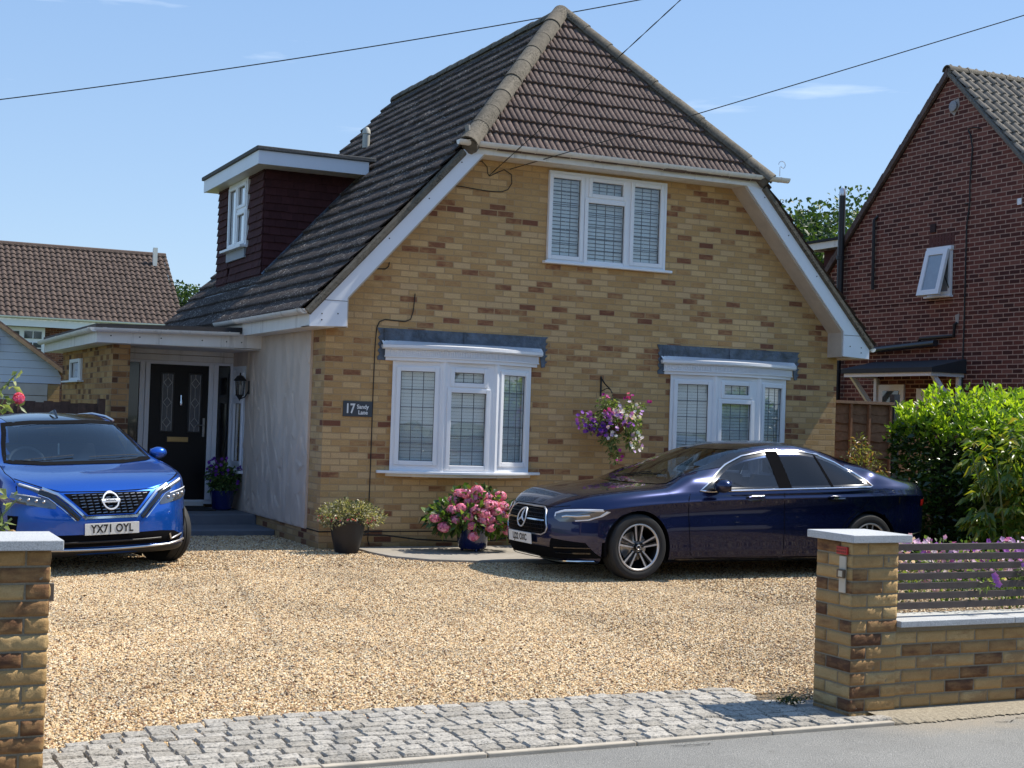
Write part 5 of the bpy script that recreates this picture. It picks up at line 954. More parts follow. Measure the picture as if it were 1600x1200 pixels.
# hanging basket
hb = thing('hanging_basket', 'wall bracket and hanging basket of purple, lilac and white petunias', 'hanging basket', (3.68, 0, 1.5))
I = MATS['black_iron']; m = MB(); m.box(3.645, 3.665, -.012, 0, 1.70, 1.95); m.tube([(3.655, -.01, 1.93), (3.655, -.10, 1.86), (3.655, -.26, 1.78), (3.655, -.30, 1.74)], .009, 6); m.tube([(3.655, -.01, 1.76), (3.655, -.16, 1.80), (3.655, -.26, 1.78)], .006, 6); m.build('bracket', I, hb)
m = MB(); m.lathe([(.001, 1.22), (.07, 1.235), (.14, 1.30), (.17, 1.38), (.165, 1.38), (.001, 1.30)], (3.72, -.26, 0), 18); m.build('basket', pbr('coir_liner', (.16, .07, .04), .95, bump=.8, bs=50), hb, smooth=True)
m = MB()
for k in range(3): a = k*2.1; m.tube([(3.72+.16*math.cos(a), -.26+.16*math.sin(a), 1.38), (3.67, -.28, 1.72)], .003, 4)
m.build('chain', I, hb)
BL = [(3.72, -.30, 1.44, .26, .20, .15), (3.45, -.30, 1.36, .22, .16, .13), (3.62, -.33, 1.20, .13, .12, .18), (3.92, -.30, 1.36, .15, .13, .14), (3.60, -.3, 1.60, .14, .1, .1), (4.0, -.28, 1.58, .14, .08, .06), (3.98, -.3, 1.18, .11, .1, .17), (3.70, -.33, .98, .07, .06, .12)]
P, N = blob_pts(BL, 2300, .75); leaves('leaves', P, N+np.array([0, 0, -.2]), .045, .5, leaf_mat('petunia_leaf', [(0, (.04, .08, .02)), (.5, (.12, .18, .05)), (1, (.30, .34, .13))], .4, .5), hb)
P, N = blob_pts([(3.28, -.34, 1.37, .14, .12, .13), (3.42, -.36, 1.30, .12, .1, .1)], 60, .2); petals('purple_flowers', P, .030, PURP, hb)
P, N = blob_pts([(3.62, -.42, 1.40, .2, .1, .12), (3.76, -.45, 1.42, .14, .1, .12), (3.55, -.4, 1.28, .14, .1, .1)], 52, .3); petals('violet_flowers', P, .030, PET('violet_petal', [(0, (.28, .06, .45)), (.6, (.45, .16, .6)), (1, (.66, .45, .76))]), hb)
P, N = blob_pts([(3.82, -.42, 1.52, .20, .1, .12), (3.60, -.42, 1.46, .14, .1, .08), (3.60, -.42, 1.20, .08, .06, .06), (3.97, -.4, 1.14, .10, .06, .14), (3.99, -.38, 1.50, .08, .06, .08)], 74, .3); petals('pale_flowers', P, .028, LIL, hb)
P, N = blob_pts([(3.53, -.36, 1.68, .04, .04, .05), (3.84, -.34, 1.72, .08, .06, .05), (3.55, -.42, 1.50, .06, .04, .04), (4.19, -.3, 1.65, .03, .03, .03), (3.70, -.38, .97, .09, .05, .10)], 26, .3); petals('magenta_flowers', P, .026, MAG, hb)
# bed behind the slats
MB_ = MB().box(1.1, 6.6, -9.078, -8.4, -.3, -.215); bedm = MB_.build('soil_bed', SOIL); bedm['kind'] = 'structure'
fb = thing('flower_bed', 'lilac and purple petunias in the bed behind the slat fence', 'flower bed', (2.4, -8.8, .3)); P = []
P, N = blob_pts([(x, -8.85+RNG.uniform(-.1, .1), .50+RNG.uniform(-.05, .06), .22, .2, .20) for x in np.arange(.7, 5.5, .22)], 5200, .8); leaves('leaves', P, N, .045, .5, MATS['petunia_leaf'], fb)
P, N = blob_pts([(x, -8.95+RNG.uniform(-.05, .1), .56+RNG.uniform(-.06, .08), .16, .12, .13) for x in np.arange(.66, 5.5, .16)], 1100, .6); petals('pale_flowers', P, .021, PET('pink_lilac_petal', [(0, (.50, .25, .55)), (.5, (.70, .42, .68)), (1, (.82, .68, .80))]), fb)
P, N = blob_pts([(x, -8.93, .66+RNG.uniform(-.03, .06), .15, .1, .08) for x in np.arange(.9, 5.5, .21)], 340, .5); petals('violet_flowers', P, .021, MATS['violet_petal'], fb)
for (x, z) in ((1.62, .59), (1.67, .57), (1.57, .58), (1.64, .55), (1.34, .50), (1.36, .47), (1.33, .52)): petals('stray_flower', [(x, -9.24, z)], .026, MATS['violet_petal'], fb, N=np.array([[-.4, -1, .2]]))
P, N = blob_pts([(1.60, -9.22, .54, .09, .03, .05), (1.28, -9.22, .47, .06, .03, .04)], 70, .8); leaves('trailing_leaves', P, N, .04, .45, MATS['petunia_leaf'], fb)
# rose behind the left pillar
rs = thing('rose_bush', 'rose stems with one bright pink bloom above the left pillar', 'rose bush', (-4.62, -8.6, -.25)); m = MB()
ST = [[(-4.6, -8.62, -.2), (-4.58, -8.62, .8), (-4.48, -8.6, 1.2), (-4.40, -8.6, 1.40)], [(-4.6, -8.62, 1.1), (-4.5, -8.6, 1.33), (-4.42, -8.6, 1.44), (-4.35, -8.6, 1.52)], [(-4.55, -8.66, .3), (-4.46, -8.75, .75), (-4.40, -8.78, .86), (-4.34, -8.78, .93)], [(-4.5, -8.7, .5), (-4.42, -8.78, .78), (-4.36, -8.78, .84)]]
for s in ST: m.tube(s, [.010, .008, .005, .003][:len(s)], 6)
m.build('stems', pbr('rose_stem', (.10, .14, .05), .6), rs)
P, N = blob_pts([(-4.43, -8.6, 1.43, .07, .05, .05), (-4.36, -8.6, 1.49, .03, .03, .04), (-4.36, -8.6, 1.36, .05, .04, .03), (-4.42, -8.6, 1.37, .05, .05, .04), (-4.44, -8.78, .93, .06, .04, .05), (-4.36, -8.78, .93, .04, .03, .03), (-4.42, -8.78, .80, .05, .04, .06), (-4.45, -8.7, .70, .05, .04, .08), (-4.43, -8.78, .86, .05, .03, .03)], 96, .8)
leaves('leaves', P, N, .055, .5, leaf_mat('rose_leaf', [(0, (.09, .14, .04)), (.6, (.22, .27, .09)), (1, (.38, .40, .2))], .4, .4), rs, jit=.5)
HOT = PET('hot_pink_petal', [(0, (.70, .08, .28)), (1, (.88, .30, .50))]); d = RNG.normal(size=(60, 3)); d /= np.linalg.norm(d, axis=1)[:, None]; petals('bloom', np.array([-4.333, -8.62, 1.408])+d*.021, .015, HOT, rs, npet=4, N=d)
d = RNG.normal(size=(24, 3)); d /= np.linalg.norm(d, axis=1)[:, None]; petals('faded_bloom', np.array([-4.36, -8.8, .765])+d*.018, .012, PET('faded_petal', [(0, (.45, .30, .18)), (1, (.6, .45, .3))]), rs, N=d)
# litter, weeds and road cracks
n = 170; lx = RNG.uniform(-4.2, .1, n); ly = RNG.uniform(-8.9, -1.5, n); P = np.stack([lx, ly, [gz(a, b_)+.008 for a, b_ in zip(lx, ly)]], 1); N = RNG.normal(size=(n, 3))*np.array([1, 1, .1])
o = leaves('leaf_litter', P, N, .032, .5, leaf_mat('dry_leaf', [(0, (.05, .02, .015)), (.5, (.14, .06, .03)), (1, (.26, .14, .06))], .1, .7), jit=.1, droop=0); o['kind'] = 'stuff'
P = np.stack([RNG.normal(.05, .045, 160), RNG.uniform(-9.0, -8.88, 160), RNG.uniform(-.245, -.215, 160)], 1); wd = thing('weed', 'small dark weed at the foot of the right gate pillar', 'weed', (.02, -8.95, -.25)); leaves('leaves', P, RNG.normal(size=(160, 3))+np.array([0, 0, 1]), .032, .3, leaf_mat('dark_weed', [(0, (.015, .03, .01)), (1, (.05, .07, .02))]), wd)
rr = random.Random(77)
for (x0, y0, L_) in ((1.15, -9.62, .30), (1.30, -9.70, .22), (.95, -9.66, .16), (-1.2, -9.62, .25)):
    pts = []; x, y = x0, y0
    for k in range(12): pts.append((x, y)); x += L_/12; y += rr.uniform(-.012, .012)
    V = [(a, b_-.0035, -.2572) for a, b_ in pts]+[(a, b_+.0035, -.2572) for a, b_ in pts]; struct(MB().add(V, [(i, i+1, 13+i, 12+i) for i in range(11)]).build('road_crack', MATTE))
# ------------------------------------------------------------------ sign, cables, overhead wires
sg = thing('house_sign', 'slate house sign with white number and street name', 'sign', (.42, 0, 1.43)); MB().box(.238, .604, -.014, -.001, 1.343, 1.523).build('sign_plate', pbr('slate_grey', (.045, .052, .062), .5), sg, bevel=.002)
WL = pbr('white_lettering', (.75, .75, .74), .6); m = MB(); vf = text_mesh('17', .155, .003, .78, .004); put(m, vf, (.322, -.016, 1.432), (1, 0, 0), (0, 0, 1), (0, -1, 0)); m.build('lettering', WL, sg)
m = MB(); vf = text_mesh('Sandy', .068, .003, .92, .0016); put(m, vf, (.478, -.016, 1.458), (1, 0, 0), (0, 0, 1), (0, -1, 0)); vf = text_mesh('Lane', .068, .003, .92, .0016); put(m, vf, (.482, -.016, 1.392), (1, 0, 0), (0, 0, 1), (0, -1, 0)); m.build('lettering', WL, sg)
def wallcable(pts, label, r=.006):
    P = [Vector((x, -.012, z)) for x, z in pts]; m = MB(); m.tube(P, r, 6); o = m.build('wall_cable', CABLE); tag(o, label, 'cable', 'black cables clipped to the front wall'); return o
wallcable([(1.085, 2.83), (1.08, 2.75), (1.07, 2.62), (1.04, 2.52), (.97, 2.49), (.85, 2.492), (.72, 2.50), (.65, 2.47), (.618, 2.40), (.605, 2.2), (.60, 1.7), (.60, 1.0), (.598, .2), (.60, -.1), (.62, -.16)], 'thin black cable running down the brick beside the left bow window')
wallcable([(.747, 3.18), (.74, 3.13), (.70, 3.095), (.60, 3.09), (.55, 3.085)], 'short black cable stub near the left barge board')
wallcable([(1.80, 4.50), (1.90, 4.50), (1.97, 4.44), (1.98, 4.36), (2.01, 4.33), (2.10, 4.38), (2.2, 4.43), (2.30, 4.38), (2.31, 4.27), (2.26, 4.19), (2.18, 4.155), (2.05, 4.145), (1.88, 4.15), (1.66, 4.165), (1.45, 4.17)], 'looped black cable on the brick by the top left eaves', .0055)
m = MB(); m.tube([(.2, -.03, -.05), (.5, -.04, -.035), (.8, -.05, -.04), (1.2, -.06, -.09), (1.75, -.06, -.12), (2.2, -.05, -.11), (2.6, -.04, -.045), (3.0, -.03, -.03), (3.3, -.03, -.06)], .009, 6); tag(m.build('hose', CABLE), 'black hose lying along the foot of the front wall', 'hose')
def wire(name, a, b_, sag, r, label, twist=False, n=40):
    a, b_ = Vector(a), Vector(b_); P = [a.lerp(b_, k/n)-Vector((0, 0, 4*sag*(k/n)*(1-k/n))) for k in range(n+1)]; m = MB()
    if twist:
        for ph in (0, PI):
            m.tube([p+Vector((math.cos(k*1.7+ph), 0, math.sin(k*1.7+ph)))*r*.9 for k, p in enumerate(P)], r, 5)
    else: m.tube(P, r, 5)
    tag(m.build('overhead_wire', CABLE), label, 'overhead wire', 'overhead wires')
# ------------------------------------------------------------------ cars
class Car:
    """local frame: x back from the nose, y across, z up from the ground; world placement through the thing's empty"""
    def __init__(s, name, label, loc, rot, sp):
        s.t = thing(name, label, 'car', loc, rot=rot); s.sp = sp; s.M = Matrix(ROOT[s.t.name]).inverted()
    def section(s, u):
        p = s.sp; W_ = p['W']; a, nn = p['nose']; b_, nb = p['tail']; L = p['L']
        pl = 1.0
        if u < a: pl = min(pl, max(1-(1-u/a)**nn, 0)**(1/nn))
        if L-u < b_: pl = min(pl, max(1-(1-(L-u)/b_)**nb, 0)**(1/nb))
        wb = W_*pl*p['bulge'](u); zs, zc, ze = p['zs'](u), p['zc'](u), p['ze'](u); zb = p['zb'](u); g = min(max((ze-zs)/.22, 0), 1); g = g*g*(3-2*g)
        vs_ = wb*(p['vs'](u)); ve = vs_*.86*(1-g)+p['ve'](u)*pl*g; z7 = (zs+(zc-zs)*.62)*(1-g)+ze*g; v8 = vs_*.5*(1-g)+p['ve'](u)*.72*pl*g; z8 = (zs+(zc-zs)*.90)*(1-g)+(ze+(zc-ze)*.62)*g
        zr = zs-zb
        return [(0, zb), (wb*.72, zb), (wb*.925, zb+.02), (wb*.972, zb+.10), (wb*.980, zb+zr*.22), (wb*.990, zb+zr*.45), (wb*.984, zb+zr*.70), (wb*.997, zb+zr*(p['cr']-.018)), (wb*1.0, zb+zr*p['cr']), (wb*.986, zb+zr*(p['cr']+.035)), (vs_, zs), (ve, z7), (v8, z8), (v8*.5, zc-(zc-z8)*.26), (0, zc)]
    def shear(s, u, z):
        return s.sp['shear'](u, z)
    def body(s, mat):
        p = s.sp; L = p['L']; us = list(np.concatenate([np.linspace(0, 1, 26)**2*.9, np.linspace(.93, L-.8, 96), L-np.linspace(.77**.5, 0, 22)**2])); us[0] = .0; us[-1] = L
        per = 5; rows = []
        for u in us:
            c = s.section(u); q = []; n = len(c)
            for i in range(n-1):
                p0 = c[max(i-1, 0)] if i > 0 else (-c[1][0], c[1][1]); p1, p2 = c[i], c[i+1]; p3 = c[i+2] if i+2 < n else (-c[i][0], c[i][1])
                k_ = 1.0
                for t_ in range(per):
                    t = t_/per; f = lambda a, b, c_, d: .5*((2*b)+(-a+c_)*t+(2*a-5*b+4*c_-d)*t*t+(-a+3*b-3*c_+d)*t**3)
                    ten = .6; f2 = lambda a, b, c_, d: b+(c_-b)*t if i in p.get('lin', ()) else f(a, b, c_, d)
                    q.append((f2(p0[0], p1[0], p2[0], p3[0]), f2(p0[1], p1[1], p2[1], p3[1])))
            q.append(c[-1]); rows.append([(u+s.shear(u, z), max(v, 0), z) for v, z in q])
        K = len(rows[0]); V = []
        for r in rows: V += [(x, -y, z) for x, y, z in r]+[(x, y, z) for x, y, z in r[::-1]][1:]
        KK = 2*K-1; F = [(i*KK+j, i*KK+j+1, (i+1)*KK+j+1, (i+1)*KK+j) for i in range(len(rows)-1) for j in range(KK-1)]
        V = np.array(V)
        s.bvh = BVHTree.FromPolygons([tuple(v) for v in V], F)
        # openings
        keep = []; wh = p['wheels']; R_ = p['arch']
        for f in F:
            c = V[list(f)].mean(0); k = True
            for w in wh:
                if abs(c[1]) > .50 and math.hypot(c[0]-w, c[2]-p['wr']) < R_ and c[2] < .85: k = False
                if abs(c[1]) > .50 and abs(c[0]-w) < R_ and c[2] < p['wr']: k = False
            if k and c[2] > p['zs'](c[0])-.03:
                for mode, poly in p['holes']:
                    if mode == 's' and abs(c[1]) > .45 and inpoly((c[0], c[2]), poly): k = False
                    if mode == 'f' and c[0] < L*.5 and inpoly((c[1], c[2]), poly): k = False
                    if mode == 'r' and c[0] > L*.6 and inpoly((c[1], c[2]), poly): k = False
            if k: keep.append(f)
        used = sorted({i for f in keep for i in f})
        for i in used:
            x, y, z = V[i]
            for w in wh:
                d = math.hypot(x-w, z-p['wr'])
                if abs(y) > .50 and R_*.86 < d < R_*1.13 and z > p['wr']-.02 and z < .9:
                    # pull ragged rim vertices onto the arch
                    if d < R_*1.06: V[i, 0] = w+(x-w)*R_/d; V[i, 2] = p['wr']+(z-p['wr'])*R_/d
        me = bpy.data.meshes.new('body'); me.from_pydata([tuple(v) for v in V], [], keep); me.update(); bm = bmesh.new(); bm.from_mesh(me); bmesh.ops.remove_doubles(bm, verts=bm.verts, dist=1e-4)
        bmesh.ops.delete(bm, geom=[v for v in bm.verts if not v.link_faces], context='VERTS'); bmesh.ops.recalc_face_normals(bm, faces=bm.faces); bm.to_mesh(me); bm.free()
        o = link('body', me, mat, s.t, smooth=True, angle=38); s.b = o; return o
    def hit(s, a, b_, mode):
        if mode == 's': o, d = Vector((a, -3, b_)), Vector((0, 1, 0))
        elif mode == 'S': o, d = Vector((a, 3, b_)), Vector((0, -1, 0))
        elif mode == 'f': o, d = Vector((-3, a, b_)), Vector((1, 0, 0))
        elif mode == 'r': o, d = Vector((9, a, b_)), Vector((-1, 0, 0))
        elif mode == 't': o, d = Vector((a, b_, 4)), Vector((0, 0, -1))
        r = s.bvh.ray_cast(o, d)
        if r[0] is None: return None, None
        n = r[1].normalized()
        if n.dot(d) > 0: n = -n
        return r[0], n
    def patch(s, name, poly, mode, mat, lift=.003, h=.035, parent=None, smooth=True, label=None, thick=0):
        P = []; n = len(poly)
        for i in range(n):
            a, b_ = Vector(poly[i]), Vector(poly[(i+1) % n]); k = max(1, int((b_-a).length/h)); P += [a.lerp(b_, j/k) for j in range(k)]
        nb = len(P); xs = [p.x for p in P]; ys = [p.y for p in P]; poly2 = [(p.x, p.y) for p in P]
        x = min(xs)+h*.5
        while x < max(xs):
            y = min(ys)+h*.5
            while y < max(ys):
                if inpoly((x, y), poly2) and min((x-q.x)**2+(y-q.y)**2 for q in P[:nb]) > (h*.45)**2: P.append(Vector((x, y)))
                y += h
            x += h
        r = geometry.delaunay_2d_cdt([Vector((p.x, p.y)) for p in P], [], [list(range(nb))], 1, 1e-6); V = []; ok = []
        for q in r[0]:
            c, nn = s.hit(q.x, q.y, mode); ok.append(c is not None); V.append(tuple(c+nn*lift) if c is not None else (0, 0, 0))
        F = [tuple(f) for f in r[2] if all(ok[i] for i in f)]
        me = bpy.data.meshes.new(name); me.from_pydata(V, [], F); me.update(); bm = bmesh.new(); bm.from_mesh(me); bmesh.ops.delete(bm, geom=[v for v in bm.verts if not v.link_faces], context='VERTS'); bmesh.ops.recalc_face_normals(bm, faces=bm.faces); bm.to_mesh(me); bm.free()
        return link(name, me, mat, parent or s.t, smooth=smooth, label=label, angle=60)
    def ribbon(s, name, pts, mode, w, mat, lift=.004, h=.03, parent=None, closed=False, raise_=.004, build=True, mb=None):
        """strip of width w following 2-D points on the surface, slightly domed"""
        if closed: pts = list(pts)+[pts[0]]
        P = []
        for i in range(len(pts)-1):
            a, b_ = Vector(pts[i]), Vector(pts[i+1]); k = max(1, int((b_-a).length/h)); P += [a.lerp(b_, j/k) for j in range(k)]
        P.append(Vector(pts[-1])); V = []; m = len(P); ok = True
        for i, q in enumerate(P):
            if closed: t = (P[(i+1) % (m-1)]-P[(i-1) % (m-1)] if i < m-1 else P[1]-P[m-2])
            else: t = P[min(i+1, m-1)]-P[max(i-1, 0)]
            t = t.normalized(); nn_ = Vector((-t.y, t.x)); ww = w(i/(m-1)) if callable(w) else w
            for k, hh in ((-.5, 0), (-.3, raise_), (.3, raise_), (.5, 0)):
                c, n = s.hit(*(q+nn_*ww*k), mode)
                if c is None: c, n = s.hit(*q, mode)
                if c is None: return None
                V.append(c+n*(lift+hh))
        b = mb or MB(); b.add(V, [(i*4+j, i*4+j+1, (i+1)*4+j+1, (i+1)*4+j) for i in range(m-1) for j in range(3)])
        if mb is not None: return b
        return b.build(name, mat, parent or s.t, smooth=True, local=True, angle=50)
    def loc(s, mb, name, mat, parent=None, **k): return mb.build(name, mat, parent or s.t, local=True, **k)
def wheel(car, x, side, r, rim_r, w, kind, steer=0, label=None):
    """wheel centred at (x, side*track); spokes face outward"""
    tr = car.sp['track']; z = car.sp['wr']; c, sn = math.cos(steer), math.sin(steer)
    def T(p):   # local wheel: X right, Z up, Y outward(+)
        X, Y, Z = p; X2 = X*c-Y*sn*1; Y2 = X*sn+Y*c; return (x+X2, side*(tr+Y2) if True else 0, z+Z)
    def mk(prof, n=48): m = MB(); m.lathe(prof, (0, 0, 0), n, 'y'); m.v = [T(v) for v in m.v]; return m
    hw = w/2
    t_ = mk([(rim_r+.004, hw-.012), (rim_r+.02, hw-.002), (rim_r+.045, hw+.002), (r-.022, hw-.004), (r-.008, hw-.02), (r, hw-.045), (r, hw-.075), (r-.006, hw-.078), (r-.006, hw-.085), (r, hw-.088), (r, -hw+.088), (r-.006, -hw+.085), (r-.006, -hw+.078), (r, -hw+.075), (r, -hw+.03), (r-.02, -hw), (rim_r, -hw+.01)])
    RIMD = pbr('dark_alloy', (.05, .05, .055), .3, metal=.8); POL = pbr('machined_alloy', (.60, .60, .62), .34, metal=.65)
    lip = mk([(rim_r+.005, hw-.010), (rim_r+.006, hw-.002), (rim_r-.006, hw-.001), (rim_r-.014, hw-.012)]); root = lip.build('wheel', POL, car.t, local=True, smooth=True, label=label)
    t_.build('tyre', RUBBER, root, local=True, smooth=True, angle=35)
    b = mk([(rim_r-.013, hw-.012), (rim_r-.02, hw-.07), (rim_r-.035, -hw+.03), (.10, -hw+.04), (.001, -hw+.04)]); b.build('rim_barrel', RIMD, root, local=True, smooth=True)
    dsk = mk([(.15, hw-.13), (.15, hw-.118), (.06, hw-.118), (.001, hw-.11)], 28); dsk.build('brake_disc', ALU, root, local=True, smooth=True, angle=30)
    sp_ = MB(); ed = MB(); R1 = rim_r-.008
    for k in range(5):
        a = PI/2+2*PI*k/5
        def pt(rr, aa, d): return T((rr*math.cos(aa), d, rr*math.sin(aa)))
        for sg in (-1, 1):
            # one blade of the twin spoke : from hub to rim
            i0, i1 = a+sg*.10, a+sg*.42; o0, o1 = a+sg*.06, a+sg*.235
            Q = [(.055, i0), (R1, o0), (R1, o1), (.062, i1)]
            sp_.add([pt(q[0], q[1], hw-.022+(.0 if j in (0, 3) else .008)) for j, q in enumerate(Q)]+[pt(q[0], q[1], hw-.060) for q in Q], [(0, 1, 2, 3), (0, 4, 5, 1), (1, 5, 6, 2), (2, 6, 7, 3), (3, 7, 4, 0)])
            E0 = [(.065, a+sg*.42), (R1, a+sg*.235), (R1, a+sg*.15), (.065, a+sg*.20)]
            ed.add([pt(q[0], q[1], hw-.020+(.0 if j in (0, 3) else .009)) for j, q in enumerate(E0)], [(0, 1, 2, 3)])
    sp_.build('spokes', RIMD, root, local=True); ed.build('machined_face', POL, root, local=True)
    hb_ = mk([(.001, hw-.010), (.028, hw-.012), (.034, hw-.02), (.036, hw-.05)], 20); hb_.build('hub_cap', RIMD, root, local=True, smooth=True)
    mk([(.024, hw-.0105), (.021, hw-.0085), (.019, hw-.0105)], 20).build('hub_ring', POL, root, local=True)
    for k in range(5):
        a = PI/2+.63+2*PI*k/5; m = MB(); m.lathe([(.009, hw-.03), (.009, hw-.045)], (0, 0, 0), 8, 'y'); m.v = [T((v[0]+.052*math.cos(a), v[1], v[2]+.052*math.sin(a))) for v in m.v]; m.build('wheel_bolt', RIMD, root, local=True)
    return root
def arch_liner(car, x, side):
    R_ = car.sp['arch']; m = MB(); V = []; n = 20; tr = car.sp['W']
    for k in range(n+1):
        a = -.25+(PI+.5)*k/n
        for d in (tr-.02, .45): V.append((x+(R_+.004)*math.cos(a), side*d, car.sp['wr']+(R_+.004)*math.sin(a)))
    m.add(V, [(2*k, 2*k+1, 2*k+3, 2*k+2) for k in range(n)]); m.add([(x-R_, side*.46, .12), (x+R_, side*.46, .12), (x+R_, side*.46, .75), (x-R_, side*.46, .75)], [(0, 1, 2, 3)]); return m
def mirror(car, x, y, z, side, mat, s_=1.0):
    m = MB(); m.ball((x, y, z), .12*s_, 12, (.75, .95, .62)); V = []
    for v in m.v:
        X, Y, Z = v; X = min(X, x+.045*s_); V.append((X, Y, Z))
    m.v = V; o = m.build('mirror', mat, car.t, local=True, smooth=True, angle=50); MB().tube([(x+.02, y-side*.08, z-.04), (x+.0, y-side*.17, z-.09)], [.028, .02], 8).build('mirror_stalk', BLACKG, o, local=True, smooth=True)
    MB().add([(x+.047*s_, y-.09*s_, z-.05*s_), (x+.047*s_, y+.09*s_, z-.05*s_), (x+.047*s_, y+.09*s_, z+.05*s_), (x+.047*s_, y-.09*s_, z+.05*s_)], [(0, 1, 2, 3)]).build('mirror_glass', CHROME, o, local=True); return o
def plate(car, c, up, right, txt, w=.52, h=.111, mat=None, tw=.60, size=.105):
    c, up, right = Vector(c), Vector(up).normalized(), Vector(right).normalized(); n = right.cross(up); m = MB(); q = [c-right*w/2-up*h/2, c+right*w/2-up*h/2, c+right*w/2+up*h/2, c-right*w/2+up*h/2]
    m.prism([tuple(v) for v in q], tuple(n*.008)); o = m.build('number_plate', pbr('white_plate', (.72, .72, .68), .45, var=.04), car.t, local=True, bevel=.002); t_ = MB(); vf = text_mesh(txt, size, .002, tw, .0026, spacing=1.08); put(t_, vf, c+n*.0095, right, up, n); t_.build('lettering', pbr('plate_black', (.01, .01, .01), .5), o, local=True); return o
def seat(car, x, y, z, parent=None):
    m = MB(); m.box(x, x+.5, y-.25, y+.25, z, z+.16); m.prism([(x+.42, y-.24, z+.1), (x+.55, y-.24, z+.1), (x+.72, y-.20, z+.62), (x+.62, y-.20, z+.64)], (0, .48, 0)); m.box(x+.66, x+.74, y-.12, y+.12, z+.66, z+.84); return m
def steering(car, x, y, z):
    m = MB(); P = [(x+.09*math.sin(a)*.9, y+.185*math.cos(a), z+.165*math.sin(a)) for a in np.linspace(0, 2*PI, 25)]; m.tube(P, .015, 6, cap=False); m.tube([(x, y-.18, z), (x, y+.18, z)], .02, 6); m.ball((x, y, z), .06, 8, (.5, 1, .8)); return m
# ============================ dark blue saloon (parked along the house front, nose to the left)
ws = [(-.66, .985), (.66, .985), (.60, 1.18), (.51, 1.355), (-.51, 1.355), (-.60, 1.18)]
dlo = [(1.66, .915), (1.88, 1.045), (2.08, 1.155), (2.30, 1.245), (2.62, 1.305), (3.0, 1.315), (3.28, 1.275), (3.50, 1.20), (3.68, 1.09), (3.80, .975), (3.2, .957), (2.5, .938)]
def shr(u, z):
    k = max(0, 1-u/.55)**2; return k*(.17*max(0, (z-.48)/.35)**2+.14*max(0, (.36-z)/.25)**1.5)+(-max(0, 1-(4.94-u)/.4)**2*.10*max(0, (.62-z)/.4))
spM = dict(L=4.94, W=.926, nose=(.95, 2.7), tail=(.85, 2.6), wheels=(.86, 3.80), arch=.368, wr=.335, track=.80, cr=.86,
    zs=curve([(0, .62), (.12, .70), (.4, .785), (.9, .855), (1.3, .885), (1.8, .915), (2.6, .945), (3.5, .97), (4.2, .985), (4.7, .955), (4.88, .90), (4.94, .82)]),
    zc=curve([(0, .63), (.06, .74), (.2, .815), (.5, .885), (.9, .94), (1.22, .975), (1.5, 1.11), (1.85, 1.27), (2.15, 1.375), (2.5, 1.42), (2.9, 1.435), (3.3, 1.405), (3.7, 1.31), (4.1, 1.16), (4.35, 1.075), (4.7, 1.035), (4.88, 1.0), (4.94, .90)]),
    ze=curve([(0, .5), (1.40, .80), (1.58, .935), (1.85, 1.07), (2.1, 1.19), (2.35, 1.275), (2.65, 1.325), (3.0, 1.34), (3.3, 1.30), (3.55, 1.22), (3.75, 1.10), (3.95, .985), (4.2, .90), (4.94, .6)]),
    ve=curve([(0, .62), (1.6, .74), (2.2, .60), (2.8, .575), (3.4, .585), (3.9, .68), (4.94, .6)]), vs=curve([(0, .93), (.5, .93), (1.0, .94), (1.5, .955), (2.5, .955), (3.6, .955), (4.2, .93), (4.94, .90)]),
    zb=curve([(0, .20), (.2, .16), (.6, .15), (1.3, .17), (3.4, .17), (4.3, .20), (4.94, .30)]), bulge=curve([(0, .985), (.9, 1.0), (1.6, .985), (2.6, .99), (3.7, 1.0), (4.94, .97)]),
    shear=shr, holes=[('s', [(a+(2.7-a)*.03, b+(1.1-b)*.05) for a, b in dlo]), ('f', [(a*.955, 1.0+(b-.985)*.95) for a, b in ws])])
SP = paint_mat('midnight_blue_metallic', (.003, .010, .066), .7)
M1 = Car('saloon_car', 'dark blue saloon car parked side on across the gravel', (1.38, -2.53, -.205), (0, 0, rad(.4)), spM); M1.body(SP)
M1.patch('windscreen', [(a*1.0, b) for a, b in ws], 'f', CARGL, .004, .06); M1.ribbon('windscreen_frit', ws, 'f', .055, BLACKG, .005, .05, closed=True, raise_=0)
fd = [(1.66, .915), (1.88, 1.045), (2.08, 1.155), (2.30, 1.245), (2.60, 1.30), (2.60, .942)]; rd = [(2.74, .946), (2.74, 1.31), (3.0, 1.315), (3.22, 1.285), (3.28, .96)]; qd = [(3.31, .96), (3.25, 1.278), (3.28, 1.275), (3.50, 1.20), (3.68, 1.09), (3.80, .975)]
